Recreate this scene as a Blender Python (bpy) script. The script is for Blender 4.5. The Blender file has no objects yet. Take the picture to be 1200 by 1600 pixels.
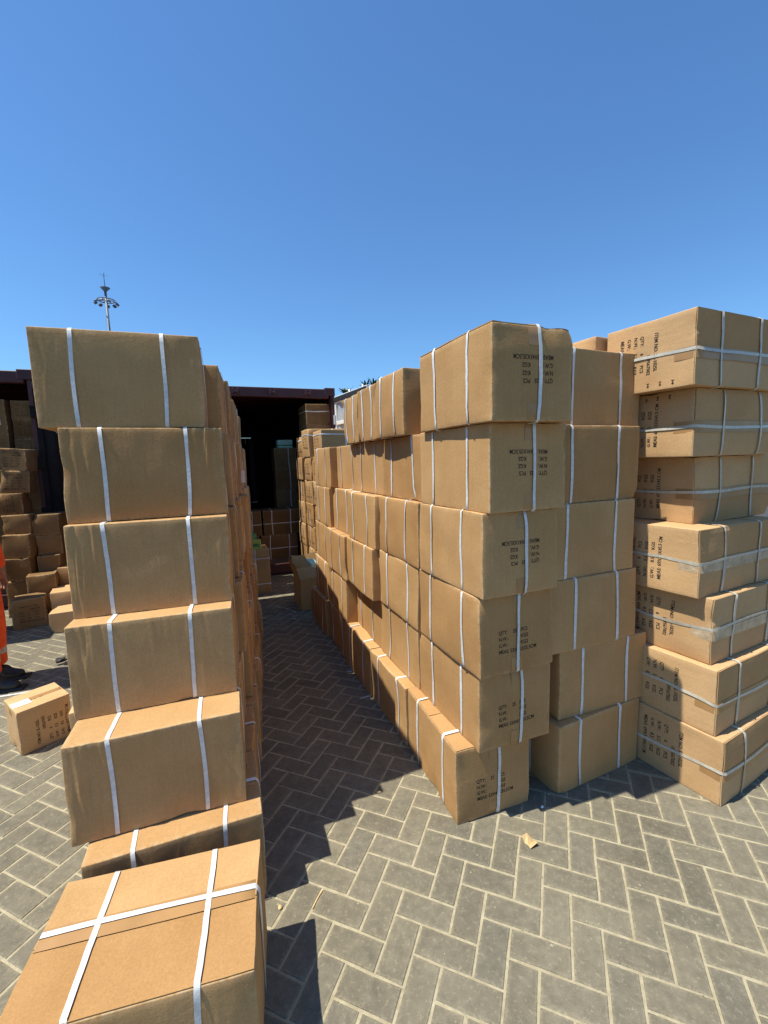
import bpy, bmesh, math, random
import numpy as np
from mathutils import Matrix, Vector

random.seed(7)
SC = bpy.context.scene
COL = SC.collection

# ------------------------------------------------------------------ camera, sky, sun, exposure
F_PX, PITCH, ROLL, CAM_H = 676.1, 0.11767, -0.03036, 1.721
cam_d = bpy.data.cameras.new('camera')
cam = bpy.data.objects.new('camera', cam_d)
COL.objects.link(cam)
cp, sp, cr, sr = math.cos(PITCH), math.sin(PITCH), math.cos(ROLL), math.sin(ROLL)
fw = Vector((0, cp, -sp)); up0 = Vector((0, sp, cp)); rt0 = Vector((1, 0, 0))
rt = rt0 * cr + up0 * sr
up = -rt0 * sr + up0 * cr
cam.matrix_world = Matrix(((rt.x, up.x, -fw.x, 0), (rt.y, up.y, -fw.y, 0), (rt.z, up.z, -fw.z, CAM_H), (0, 0, 0, 1)))
cam_d.sensor_fit = 'VERTICAL'; cam_d.sensor_height = 24.0; cam_d.lens = F_PX / 1600 * 24.0
cam_d.clip_start = 0.05; cam_d.clip_end = 3000
SC.camera = cam

SUN_TO = Vector((-0.425, -0.143, 1.0)).normalized()
SUN_EL = math.asin(SUN_TO.z); SUN_AZ = math.atan2(SUN_TO.x, SUN_TO.y)
world = bpy.data.worlds.new('World'); SC.world = world; world.use_nodes = True
wn = world.node_tree.nodes; wl = world.node_tree.links
sky = wn.new('ShaderNodeTexSky'); sky.sky_type = 'NISHITA'; sky.sun_disc = False
sky.sun_elevation = SUN_EL; sky.sun_rotation = SUN_AZ
sky.altitude = 0; sky.air_density = 1.2; sky.dust_density = 0.2; sky.ozone_density = 6.0
bg = wn['Background']; bg.inputs['Strength'].default_value = 0.073
tint = wn.new('ShaderNodeMix'); tint.data_type = 'RGBA'; tint.blend_type = 'MULTIPLY'; tint.inputs[0].default_value = 1.0
tint.inputs[7].default_value = (1.0, 1.38, 1.66, 1)                  # the camera's cool white balance
wl.new(sky.outputs[0], tint.inputs[6]); wl.new(tint.outputs[2], bg.inputs['Color'])
sun_d = bpy.data.lights.new('sun', 'SUN'); sun_d.energy = 5.0; sun_d.angle = math.radians(0.53); sun_d.color = (1.0, 0.955, 0.83)
sun = bpy.data.objects.new('sun', sun_d); COL.objects.link(sun)
sun.rotation_euler = SUN_TO.to_track_quat('Z', 'Y').to_euler(); sun.location = (-8, -3, 20)
SC.view_settings.view_transform = 'Standard'; SC.view_settings.look = 'None'
SC.view_settings.exposure = 0.47; SC.view_settings.gamma = 1.0; SC.view_settings.use_curve_mapping = False
SC.cycles.max_bounces = 8; SC.cycles.diffuse_bounces = 5

# ------------------------------------------------------------------ materials
def nmat(name, rough=0.7, color=(0.5, 0.5, 0.5), metallic=0.0, spec=0.5):
    m = bpy.data.materials.new(name); m.use_nodes = True
    b = m.node_tree.nodes['Principled BSDF']
    b.inputs['Base Color'].default_value = (*color, 1); b.inputs['Roughness'].default_value = rough
    b.inputs['Metallic'].default_value = metallic; b.inputs['Specular IOR Level'].default_value = spec
    return m, m.node_tree.nodes, m.node_tree.links, b
def N(nodes, t, **kw):
    n = nodes.new(t)
    for k, v in kw.items():
        if k in n.inputs: n.inputs[k].default_value = v
        else: setattr(n, k, v)
    return n
def mixc(nodes, links, fac, a, b, mode='MIX'):
    n = nodes.new('ShaderNodeMix'); n.data_type = 'RGBA'; n.blend_type = mode
    def put(i, v):
        if hasattr(v, 'links'): links.new(v, n.inputs[i])
        elif isinstance(v, (int, float)): n.inputs[i].default_value = v
        else: n.inputs[i].default_value = (*v, 1)
    put(0, fac); put(6, a); put(7, b)
    return n.outputs[2]
def ramp(nodes, links, src, stops):
    r = nodes.new('ShaderNodeValToRGB'); links.new(src, r.inputs[0])
    el = r.color_ramp.elements
    while len(el) < len(stops): el.new(0.5)
    for e, (p, c) in zip(el, stops):
        e.position = p; e.color = (c, c, c, 1) if isinstance(c, (int, float)) else (*c, 1)
    return r.outputs[0]
def mathn(nodes, links, op, a, b=0.0, clamp=False):
    n = nodes.new('ShaderNodeMath'); n.operation = op; n.use_clamp = clamp
    for i, v in enumerate((a, b)):
        if hasattr(v, 'links'): links.new(v, n.inputs[i])
        else: n.inputs[i].default_value = v
    return n.outputs[0]

def object_coords(nodes, links, scale=(1, 1, 1)):
    tc = nodes.new('ShaderNodeTexCoord'); oi = nodes.new('ShaderNodeObjectInfo')
    sc = nodes.new('ShaderNodeVectorMath'); sc.operation = 'SCALE'
    cx = nodes.new('ShaderNodeCombineXYZ')
    for i in range(3): links.new(oi.outputs['Random'], cx.inputs[i])
    links.new(cx.outputs[0], sc.inputs[0]); sc.inputs['Scale'].default_value = 57.0
    ad = nodes.new('ShaderNodeVectorMath'); ad.operation = 'ADD'
    links.new(tc.outputs['Object'], ad.inputs[0]); links.new(sc.outputs[0], ad.inputs[1])
    return ad.outputs[0], oi.outputs['Random'], tc.outputs['Object']
def mapped(nodes, links, vec, scale):
    m = nodes.new('ShaderNodeMapping'); m.inputs['Scale'].default_value = scale
    links.new(vec, m.inputs['Vector']); return m.outputs[0]
def noise(nodes, links, vec, scale, detail=3.0, rough=0.55):
    n = nodes.new('ShaderNodeTexNoise'); n.inputs['Scale'].default_value = scale
    n.inputs['Detail'].default_value = detail; n.inputs['Roughness'].default_value = rough
    links.new(vec, n.inputs['Vector']); return n.outputs[0]

def cardboard(name, c_dark, c_light, lying=False):
    m, n, l, b = nmat(name, 0.9, spec=0.04)
    v, rnd, raw = object_coords(n, l)
    big = noise(n, l, v, 4.0, 4)
    fine = noise(n, l, v, 160.0, 3, 0.7)
    col = mixc(n, l, ramp(n, l, big, [(0.32, 0.0), (0.68, 1.0)]), c_dark, c_light)
    tint = ramp(n, l, rnd, [(0.0, (0.87, 0.82, 0.76)), (0.5, (1.0, 1.0, 1.0)), (1.0, (1.08, 1.11, 1.14))])
    col = mixc(n, l, 1.0, col, tint, 'MULTIPLY')
    fr = ramp(n, l, fine, [(0.3, 0.88), (0.7, 1.09)])
    col = mixc(n, l, 1.0, col, fr, 'MULTIPLY')
    # corrugation ghosting: faint upright streaks, and a few pale scuffs
    st = noise(n, l, mapped(n, l, v, (95, 2.0, 95) if lying else (95, 95, 2.0)), 1.0, 2)
    col = mixc(n, l, 1.0, col, ramp(n, l, st, [(0.3, 0.994), (0.7, 1.005)] if lying else [(0.3, 0.965), (0.7, 1.025)]), 'MULTIPLY')
    sc = noise(n, l, mapped(n, l, v, (9, 9, 30)), 1.0, 6, 0.72)
    col = mixc(n, l, ramp(n, l, sc, [(0.685, 0.0), (0.74, 0.35)]), col, (0.62, 0.46, 0.29))
    dk = noise(n, l, mapped(n, l, v, (13, 13, 11)), 1.0, 5, 0.65)
    col = mixc(n, l, ramp(n, l, dk, [(0.70, 0.0), (0.80, 0.4)]), col, (0.16, 0.09, 0.045))
    ed = n.new('ShaderNodeAttribute'); ed.attribute_name = 'edge'
    en = noise(n, l, v, 40.0, 4, 0.7)
    col = mixc(n, l, mathn(n, l, 'MULTIPLY', ed.outputs['Fac'], ramp(n, l, en, [(0.42, 0.0), (0.62, 0.7)])), col, (0.60, 0.44, 0.26))
    l.new(col, b.inputs['Base Color'])
    # relief: grain, flutes, wrinkles that follow the crushed edges
    at = n.new('ShaderNodeAttribute'); at.attribute_name = 'crease'
    wr = noise(n, l, mapped(n, l, v, (34, 3.2, 34) if lying else (34, 34, 3.2)), 1.0, 4, 0.6)
    wr2 = noise(n, l, mapped(n, l, v, (7, 7, 12)), 1.0, 2, 0.5)
    wamt = mathn(n, l, 'MULTIPLY', mathn(n, l, 'SUBTRACT', wr, 0.5), at.outputs['Fac'])
    h = mathn(n, l, 'MULTIPLY', wamt, 0.008)
    h = mathn(n, l, 'ADD', h, mathn(n, l, 'MULTIPLY', wr2, 0.0022))
    h = mathn(n, l, 'ADD', h, mathn(n, l, 'MULTIPLY', st, 0.00012))
    h = mathn(n, l, 'ADD', h, mathn(n, l, 'MULTIPLY', fine, 0.0007))
    mid = noise(n, l, v, 48.0, 3, 0.6)
    h = mathn(n, l, 'ADD', h, mathn(n, l, 'MULTIPLY', mid, 0.0013))
    bp = n.new('ShaderNodeBump'); bp.inputs['Strength'].default_value = 0.6; bp.inputs['Distance'].default_value = 1.0
    l.new(h, bp.inputs['Height']); l.new(bp.outputs[0], b.inputs['Normal'])
    return m
M = {}
M['kraft'] = cardboard('kraft_cardboard', (0.408, 0.233, 0.097), (0.474, 0.281, 0.125))
M['kraft_pale'] = cardboard('pale_kraft_cardboard', (0.48, 0.290, 0.138), (0.55, 0.340, 0.168), True)
M['kraft_shaded'] = cardboard('shade_darkened_cardboard', (0.18, 0.102, 0.045), (0.25, 0.147, 0.066))  # kraft darkened: shade of the pile and containers put into the colour
def simple(name, color, rough=0.6, metallic=0.0, var=0.15, scale=12.0, bump=0.0, spec=0.5):
    m, n, l, b = nmat(name, rough, color, metallic, spec)
    v, rnd, raw = object_coords(n, l)
    a = noise(n, l, v, scale, 4)
    lo = tuple(c * (1 - var) for c in color); hi = tuple(min(1, c * (1 + var)) for c in color)
    l.new(mixc(n, l, ramp(n, l, a, [(0.3, 0.0), (0.7, 1.0)]), lo, hi), b.inputs['Base Color'])
    if bump:
        bp = n.new('ShaderNodeBump'); bp.inputs['Strength'].default_value = 0.6; bp.inputs['Distance'].default_value = bump
        l.new(noise(n, l, v, scale * 3, 4), bp.inputs['Height']); l.new(bp.outputs[0], b.inputs['Normal'])
    return m
M['strap'] = simple('white_plastic_strap', (0.66, 0.65, 0.63), 0.36, var=0.14, scale=60, bump=0.0012)
M['strap_clear'] = simple('cloudy_plastic_strap', (0.50, 0.46, 0.38), 0.3, var=0.15, scale=40)
M['tape'] = simple('brown_parcel_tape', (0.37, 0.205, 0.080), 0.42, var=0.10, scale=8)
M['tape_clear'] = simple('glossy_clear_tape', (0.46, 0.35, 0.23), 0.16, var=0.3, scale=18, bump=0.004)
M['ink'] = simple('black_stamp_ink', (0.045, 0.032, 0.026), 0.8, var=0.5, scale=220, spec=0.1)
M['paper'] = simple('white_paper', (0.78, 0.78, 0.76), 0.7, var=0.05)
M['green_card'] = simple('green_printed_card', (0.10, 0.27, 0.08), 0.5, var=0.4, scale=25)
M['mint_card'] = simple('mint_printed_card', (0.42, 0.62, 0.50), 0.5, var=0.2, scale=25)
M['lime_card'] = simple('yellow_green_printed_card', (0.42, 0.50, 0.08), 0.5, var=0.3, scale=30)
M['red_steel'] = simple('maroon_painted_steel', (0.062, 0.014, 0.016), 0.6, var=0.35, scale=5, bump=0.002)
M['shaded_steel'] = simple('shade_darkened_door_steel', (0.020, 0.018, 0.018), 0.9, var=0.3, scale=4, spec=0.08)  # near-black so the shade over the left door leaf sits in its colour
M['grey_steel'] = simple('pale_grey_door_steel', (0.36, 0.38, 0.40), 0.5, var=0.15, scale=6)
M['white_steel'] = simple('white_door_edge_steel', (0.72, 0.72, 0.70), 0.5, var=0.08, scale=9)
M['gasket'] = simple('black_rubber', (0.015, 0.015, 0.016), 0.7, var=0.3)
M['zinc'] = simple('galvanised_steel', (0.42, 0.42, 0.43), 0.38, 0.8, var=0.2, scale=20)
M['mast_steel'] = simple('weathered_mast_steel', (0.17, 0.19, 0.22), 0.6, 0.2, var=0.2)
M['ply'] = simple('container_plywood', (0.16, 0.10, 0.06), 0.7, var=0.3, scale=6)
M['wood'] = simple('grey_pallet_wood', (0.26, 0.19, 0.12), 0.8, var=0.3, scale=9, bump=0.002)
M['orange'] = simple('orange_hi_vis_cloth', (0.86, 0.095, 0.018), 0.75, var=0.18, scale=14, bump=0.012)
M['reflect'] = simple('silver_reflective_tape', (0.42, 0.42, 0.42), 0.35, var=0.15, scale=40)
M['shoe'] = simple('black_leather', (0.014, 0.013, 0.013), 0.5, var=0.3, scale=20)
M['skin'] = simple('skin', (0.30, 0.16, 0.10), 0.55, var=0.08)
M['hair'] = simple('black_hair', (0.012, 0.010, 0.009), 0.6, var=0.4, scale=60)
M['leaf'] = simple('dark_green_leaf', (0.035, 0.062, 0.030), 0.5, var=0.5, scale=3)
M['bark'] = simple('grey_brown_bark', (0.11, 0.085, 0.06), 0.9, var=0.3, scale=15, bump=0.01)
M['dead_leaf'] = simple('dry_tan_leaf', (0.55, 0.37, 0.17), 0.7, var=0.25, scale=40, bump=0.003)

def paver_mat():
    m, n, l, b = nmat('grey_concrete_paver', 0.9, spec=0.12)
    geo = n.new('ShaderNodeNewGeometry'); oi = n.new('ShaderNodeObjectInfo')
    r = mathn(n, l, 'FRACT', mathn(n, l, 'ADD', geo.outputs['Random Per Island'], mathn(n, l, 'MULTIPLY', oi.outputs['Random'], 7.3)))
    base = ramp(n, l, r, [(0.0, (0.155, 0.137, 0.100)), (0.35, (0.178, 0.157, 0.114)), (0.7, (0.190, 0.167, 0.119)), (1.0, (0.165, 0.148, 0.112))])
    p = geo.outputs['Position']
    big = noise(n, l, p, 2.2, 5, 0.6)
    col = mixc(n, l, 1.0, base, ramp(n, l, big, [(0.3, 0.80), (0.72, 1.14)]), 'MULTIPLY')
    md = noise(n, l, p, 24.0, 5, 0.65)
    col = mixc(n, l, 1.0, col, ramp(n, l, md, [(0.3, 0.80), (0.7, 1.15)]), 'MULTIPLY')
    gr = noise(n, l, p, 520.0, 2, 0.6)
    col = mixc(n, l, 1.0, col, ramp(n, l, gr, [(0.25, 0.78), (0.75, 1.2)]), 'MULTIPLY')
    dust = noise(n, l, p, 55.0, 6, 0.72)                      # sand lying on the faces
    col = mixc(n, l, ramp(n, l, dust, [(0.54, 0.0), (0.70, 0.5)]), col, (0.36, 0.31, 0.215))
    rim = n.new('ShaderNodeAttribute'); rim.attribute_name = 'rim'
    rn = noise(n, l, p, 85.0, 4, 0.7)
    rm = mathn(n, l, 'MULTIPLY', mathn(n, l, 'POWER', rim.outputs['Fac'], 1.6), ramp(n, l, rn, [(0.40, 0.05), (0.66, 1.0)]))
    col = mixc(n, l, mathn(n, l, 'MULTIPLY', rm, 0.42), col, (0.40, 0.345, 0.235))
    wht = noise(n, l, p, 130.0, 3, 0.6)
    col = mixc(n, l, ramp(n, l, wht, [(0.70, 0.0), (0.77, 0.8)]), col, (0.46, 0.42, 0.33))
    oil = noise(n, l, p, 7.0, 5, 0.62)                        # dark scuffs
    col = mixc(n, l, ramp(n, l, oil, [(0.58, 0.0), (0.74, 0.42)]), col, (0.095, 0.090, 0.082))
    l.new(col, b.inputs['Base Color'])
    bp = n.new('ShaderNodeBump'); bp.inputs['Strength'].default_value = 0.55; bp.inputs['Distance'].default_value = 0.0016
    l.new(mathn(n, l, 'ADD', gr, mathn(n, l, 'MULTIPLY', md, 1.6)), bp.inputs['Height']); l.new(bp.outputs[0], b.inputs['Normal'])
    return m
def sand_mat():
    m, n, l, b = nmat('pale_joint_sand', 0.95, spec=0.1)
    geo = n.new('ShaderNodeNewGeometry'); p = geo.outputs['Position']
    a = noise(n, l, p, 30.0, 5, 0.65); g = noise(n, l, p, 700.0, 2)
    col = mixc(n, l, ramp(n, l, a, [(0.3, 0.0), (0.7, 1.0)]), (0.33, 0.282, 0.180), (0.50, 0.44, 0.30))
    col = mixc(n, l, 1.0, col, ramp(n, l, g, [(0.25, 0.7), (0.75, 1.2)]), 'MULTIPLY')
    l.new(col, b.inputs['Base Color'])
    bp = n.new('ShaderNodeBump'); bp.inputs['Strength'].default_value = 0.7; bp.inputs['Distance'].default_value = 0.003
    l.new(mathn(n, l, 'ADD', a, g), bp.inputs['Height']); l.new(bp.outputs[0], b.inputs['Normal'])
    return m
M['dark_outer_ground'] = simple('low_bounce_ground', (0.048, 0.047, 0.046), 0.9, var=0.25, scale=3, bump=0.004)  # invented surface for unseen ground, dark to cut light bounced onto carton fronts
M['paver'] = paver_mat(); M['sand'] = sand_mat()

# ------------------------------------------------------------------ mesh helpers
def mesh_obj(name, verts, faces, mat, parent=None, smooth=False):
    me = bpy.data.meshes.new(name); me.from_pydata([tuple(map(float, v)) for v in verts], [], faces); me.update()
    if mat: me.materials.append(mat)
    if smooth: me.polygons.foreach_set('use_smooth', [True] * len(me.polygons))
    return link(name, me, parent)
def link(name, me, parent=None):
    o = bpy.data.objects.new(name, me); COL.objects.link(o)
    if parent: o.parent = parent
    return o
def empty(name, loc=(0, 0, 0), rz=0.0):
    o = bpy.data.objects.new(name, None); COL.objects.link(o); o.location = loc; o.rotation_euler = (0, 0, rz)
    o.empty_display_size = 0.1; return o
def tag(o, label, cat, group=None, kind=None):
    if label: o['label'] = label
    if cat: o['category'] = cat
    if group: o['group'] = group
    if kind: o['kind'] = kind
    return o
class MB:
    """collects simple shapes into one mesh"""
    def __init__(s): s.v = []; s.f = []
    def add(s, verts, faces):
        b = len(s.v); s.v += [tuple(map(float, v)) for v in verts]; s.f += [tuple(i + b for i in f) for f in faces]; return s
    def box(s, x0, x1, y0, y1, z0, z1):
        return s.add([(x0, y0, z0), (x1, y0, z0), (x1, y1, z0), (x0, y1, z0), (x0, y0, z1), (x1, y0, z1), (x1, y1, z1), (x0, y1, z1)],
                     [(0, 3, 2, 1), (4, 5, 6, 7), (0, 1, 5, 4), (1, 2, 6, 5), (2, 3, 7, 6), (3, 0, 4, 7)])
    def bbox(s, x0, x1, y0, y1, z0, z1, c=0.006):
        """box with chamfered edges"""
        bm = bmesh.new(); bmesh.ops.create_cube(bm, size=1.0)
        for v in bm.verts: v.co = Vector(((x0 + x1) / 2 + v.co.x * (x1 - x0), (y0 + y1) / 2 + v.co.y * (y1 - y0), (z0 + z1) / 2 + v.co.z * (z1 - z0)))
        bmesh.ops.bevel(bm, geom=list(bm.edges), offset=c, segments=1, affect='EDGES', profile=0.5)
        bm.verts.index_update()
        s.add([tuple(v.co) for v in bm.verts], [[v.index for v in f.verts] for f in bm.faces]); bm.free(); return s
    def tube(s, pts, rads, n=8, cap=True):
        pts = [Vector(p) for p in pts]
        if not hasattr(rads, '__len__'): rads = [rads] * len(pts)
        rings = []; prev = None
        for i, p in enumerate(pts):
            t = (pts[min(i + 1, len(pts) - 1)] - pts[max(i - 1, 0)]).normalized()
            a = prev if prev else (Vector((0, 0, 1)) if abs(t.z) < 0.9 else Vector((1, 0, 0)))
            u = (a - t * a.dot(t)).normalized(); w = t.cross(u); prev = u
            rings.append([p + (u * math.cos(2 * math.pi * k / n) + w * math.sin(2 * math.pi * k / n)) * rads[i] for k in range(n)])
        v = [q for r in rings for q in r]; f = []
        for i in range(len(pts) - 1):
            for k in range(n):
                f.append((i * n + k, i * n + (k + 1) % n, (i + 1) * n + (k + 1) % n, (i + 1) * n + k))
        if cap: f.append(tuple(range(n - 1, -1, -1))); f.append(tuple((len(pts) - 1) * n + k for k in range(n)))
        return s.add(v, f)
    def build(s, name, mat, parent=None, smooth=False): return mesh_obj(name, s.v, s.f, mat, parent, smooth)

# ------------------------------------------------------------------ the paved yard
PAV_A, PAV_O, PAV_S = -0.37874, (-0.06145, 1.597), 0.104
pc, ps = math.cos(PAV_A), math.sin(PAV_A)
def pav_world(u, v): return (PAV_O[0] + PAV_S * (pc * u - ps * v), PAV_O[1] + PAV_S * (ps * u + pc * v))
def ground_sheet():
    rings = [0.0, 4, 9, 16, 30, 60, 140, 400, 1200]; n = 40; v = [(0, 3, -0.0035)]; f = []
    for r in rings[1:]:
        for k in range(n):
            a = 2 * math.pi * k / n; v.append((r * math.cos(a), 3 + r * math.sin(a), -0.0035))
    for k in range(n): f.append((0, 1 + k, 1 + (k + 1) % n))
    for i in range(len(rings) - 2):
        for k in range(n): f.append((1 + i * n + k, 1 + (i + 1) * n + k, 1 + (i + 1) * n + (k + 1) % n, 1 + i * n + (k + 1) % n))
    return mesh_obj('yard_ground', [(a, b, -0.02) for a, b, c in v], f, M['dark_outer_ground'])
yard = ground_sheet(); yard['kind'] = 'structure'; yard['label'] = 'unseen ground around the block paving, made dark to cut bounced light'
pavement = mesh_obj('pavement', [(*pav_world(u, v), -0.0030) for u, v in ((-62, -22), (60, -22), (60, 64), (-62, 64))], [(0, 1, 2, 3)], M['sand'])
pavement['kind'] = 'structure'; pavement['label'] = 'herringbone concrete block paving with pale sand joints'
def paver_shape(seed):
    r = random.Random(seed); L, W, c = 0.2000 / 2, 0.0957 / 2, 0.0032
    def rect(l, w, z, j): return [(sx * l + r.uniform(-j, j), sy * w + r.uniform(-j, j), z) for sx, sy in ((-1, -1), (0, -1), (1, -1), (1, 1), (0, 1), (-1, 1))]
    v = rect(L, W, -0.03, 0.0008) + rect(L, W, -0.0030, 0.0014) + rect(L - c, W - c, 0.0, 0.0014) + rect(L - c - 0.011, W - c - 0.011, 0.0002, 0.003)
    f = []
    for a in (0, 6, 12):
        for k in range(6): f.append((a + k, a + (k + 1) % 6, a + 6 + (k + 1) % 6, a + 6 + k))
    f += [(18, 19, 22, 23), (19, 20, 21, 22)]
    return v, f
RIM = [1.0] * 18 + [0.0] * 6
PSH = [paver_shape(i) for i in range(8)]
pavers = []                                                     # (x, y, rot, shape, z, tiltx, tilty)
for u in range(-62, 60):
    for v in range(-22, 64):
        for kind in (0, 1):
            if kind == 0:
                if (u + v) % 4: continue
                x, y = pav_world(u + 1, v + 0.5); rot = PAV_A
            else:
                if (u + v) % 4 != 2: continue
                x, y = pav_world(u + 0.5, v + 1); rot = PAV_A + math.pi / 2
            rr = random.Random(u * 977 + v)
            pavers.append((x, y, rot + (math.pi if rr.random() < .5 else 0) + rr.gauss(0, 0.006), rr.randrange(8), rr.gauss(0, 0.0006), rr.gauss(0, 0.004), rr.gauss(0, 0.006)))

# ------------------------------------------------------------------ cartons
class Skin:
    """smooth random dents of one carton: displacement of a point of its surface"""
    def __init__(s, dims, seed, amp=1.0, dents=2, bulge=1.0):
        r = np.random.RandomState(seed); s.h = np.array(dims) / 2
        s.k = np.concatenate([r.normal(0, 9, (5, 3)), r.normal(0, 32, (6, 3))])
        s.ph = r.uniform(0, 6.28, 11)
        s.a = np.concatenate([r.normal(0, 0.0013, (5, 3)), r.normal(0, 0.00035, (6, 3))]) * amp
        s.rid = []
        s.b = r.uniform(-0.003, 0.0095, 6) * bulge * amp; s.b[4:] = np.minimum(s.b[4:], 0.001)
        s.d = []
        for i in range(dents):
            c = s.h * r.choice([-1, 1], 3)
            if r.rand() < 0.6: c[r.randint(3)] *= r.uniform(-0.8, 0.8)
            s.d.append((c, r.uniform(0.022, 0.06), r.uniform(0.006, 0.016) * amp))
    def __call__(s, p):
        p = np.atleast_2d(p)
        D = np.sin(p @ s.k.T + s.ph) @ s.a
        q = np.clip(p / s.h, -1, 1); w = (1 - q ** 4)
        for ax in range(3):
            o = [i for i in range(3) if i != ax]; ww = w[:, o[0]] * w[:, o[1]]
            D[:, ax] += ww * np.where(q[:, ax] > 0.97, s.b[ax * 2], np.where(q[:, ax] < -0.97, -s.b[ax * 2 + 1], 0))
        for c, rad, dep in s.d:
            d = np.linalg.norm(p - c, axis=1); g = np.exp(-(d / rad) ** 2)[:, None]
            D -= g * dep * np.sign(c) * (np.abs(c) > 0.98 * s.h)
        for (x0, w, am, z0, zl, sl) in s.rid:                     # sharp upright wrinkles of a crushed side
            t = np.abs(p[:, 0] - x0 - sl * (p[:, 2] - z0)); pr = np.maximum(0, 1 - t / w)
            D[:, 1] -= am * pr * np.clip(1.3 - np.abs(p[:, 2] - z0) / zl, 0, 1) * (q[:, 1] < -0.9)
        # keep the bottom and top flat enough to stack
        D[:, 2] *= np.where(np.abs(q[:, 2]) > 0.97, 0.4, 1.0)
        return D
def axis_lines(h, step, r):
    inner = np.linspace(-h + 0.022, h - 0.022, max(3, int(round((2 * h - 0.044) / step)) + 1))
    return np.concatenate([[-h, -h + r * 0.5, -h + r], inner, [h - r, h - r * 0.5, h]])
def carton_body(dims, skin, step=0.045, r=0.006, crease=0.35, seed=0, xstep=None):
    h = np.array(dims) / 2; L = [axis_lines(h[i], xstep if xstep and i == 0 else step, r) for i in range(3)]
    P = []; Fc = []; base = 0
    for ax in range(3):
        a, b = [i for i in range(3) if i != ax]
        for sg in (-1, 1):
            A, B = np.meshgrid(L[a], L[b], indexing='ij'); pts = np.zeros((A.size, 3))
            pts[:, a] = A.ravel(); pts[:, b] = B.ravel(); pts[:, ax] = sg * h[ax]; P.append(pts)
            na, nb = len(L[a]), len(L[b]); i, j = np.meshgrid(np.arange(na - 1), np.arange(nb - 1), indexing='ij')
            q = np.stack([i * nb + j, (i + 1) * nb + j, (i + 1) * nb + j + 1, i * nb + j + 1], -1).reshape(-1, 4) + base
            flip = (sg < 0) != (ax == 1)
            Fc.append(q[:, ::-1] if flip else q); base += A.size
    P = np.concatenate(P); Fc = np.concatenate(Fc)
    key = np.round(P * 1e5).astype(np.int64); uq, idx, inv = np.unique(key, axis=0, return_index=True, return_inverse=True)
    P = P[idx]; Fc = inv.reshape(-1)[Fc]
    inn = np.clip(P, -(h - r), h - r); d = P - inn; ln = np.linalg.norm(d, axis=1, keepdims=True)
    R = np.where(ln > 1e-9, inn + d / np.maximum(ln, 1e-9) * r, P)
    V = R + skin(P)
    rs = np.random.RandomState(seed + 5); e = np.zeros(len(P))
    for sx in (-1, 1):
        for sy in (-1, 1):
            e = np.maximum(e, rs.uniform(0.2, 1.0) * np.exp(-np.minimum(np.hypot(P[:, 0] - sx * h[0], 0), 1) / 0.06) * (np.sign(P[:, 1]) == sy))
            e = np.maximum(e, 0.6 * rs.uniform(0.0, 1.0) * np.exp(-np.abs(P[:, 1] - sy * h[1]) / 0.045) * (np.sign(P[:, 0]) == sx))
    cr_ = crease * e + 0.02
    me = bpy.data.meshes.new('carton'); me.vertices.add(len(V)); me.vertices.foreach_set('co', V.ravel())
    me.loops.add(Fc.size); me.loops.foreach_set('vertex_index', Fc.ravel().astype(np.int32))
    me.polygons.add(len(Fc)); me.polygons.foreach_set('loop_start', np.arange(0, Fc.size, 4, dtype=np.int32))
    me.polygons.foreach_set('use_smooth', np.ones(len(Fc), bool))
    me.update(calc_edges=True); me.validate()
    gap = np.sort(h - np.abs(P), axis=1)[:, 1]
    ea = me.attributes.new('edge', 'FLOAT', 'POINT'); ea.data.foreach_set('value', np.clip(1 - gap / 0.0075, 0, 1).astype(np.float32))
    at = me.attributes.new('crease', 'FLOAT', 'POINT'); at.data.foreach_set('value', cr_.astype(np.float32))
    return me
def loop_points(dims, axis, pos, rnd, bow=0.008, skew=0.006, sides=None, part=None):
    """points and outward normals of a band round the carton in the plane axis = pos"""
    h = [d / 2 for d in dims]; a, b = [i for i in range(3) if i != axis]; r = 0.006
    cor = [(-1, -1), (1, -1), (1, 1), (-1, 1)]; sk = [rnd.uniform(-skew, skew) for _ in range(4)]
    P, Nn = [], []
    for i in range(4):
        c0, c1 = cor[i], cor[(i + 1) % 4]; bw = rnd.uniform(-bow, bow)
        nrm = [0, 0, 0]
        if c0[0] == c1[0]: nrm[a] = c0[0]
        else: nrm[b] = c0[1]
        ns = 11
        for j in range(ns):
            t = j / (ns - 1); p = [0, 0, 0]
            qa = c0[0] * h[a] * (1 - t) + c1[0] * h[a] * t; qb = c0[1] * h[b] * (1 - t) + c1[1] * h[b] * t
            if c0[0] == c1[0]: qb = max(-h[b] + r, min(h[b] - r, qb))
            else: qa = max(-h[a] + r, min(h[a] - r, qa))
            p[a] = qa; p[b] = qb
            p[axis] = pos + sk[i] * (1 - t) + sk[(i + 1) % 4] * t + bw * math.sin(math.pi * t)
            P.append(p); Nn.append(nrm)
    return np.array(P, float), np.array(Nn, float)
def band_mesh(P, Nn, D, axis, width, off, thick, closed=True, roll=0.0, seed=0):
    S = P + D; w = width / 2; i = np.arange(len(P)); a = roll * np.sin(i * 0.37 + seed) * np.sin(i * 0.19 + 2 * seed)
    lat = np.zeros((len(P), 3)); lat[:, axis] = np.cos(a); lat += Nn * np.sin(a)[:, None]
    S = S + Nn * (np.abs(np.sin(a)) * w)[:, None]
    rows = [S + Nn * off - lat * w, S + Nn * (off + thick) - lat * w, S + Nn * (off + thick) + lat * w, S + Nn * off + lat * w]
    n = len(P); F_ = []; V = np.concatenate([rows[0], rows[1], rows[1], rows[2], rows[2], rows[3]])
    rng = range(n) if closed else range(n - 1)
    for k in (0, 2, 4):
        for i in rng:
            j = (i + 1) % n; F_.append((k * n + i, k * n + j, (k + 1) * n + j, (k + 1) * n + i))
    return V, F_

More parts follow.
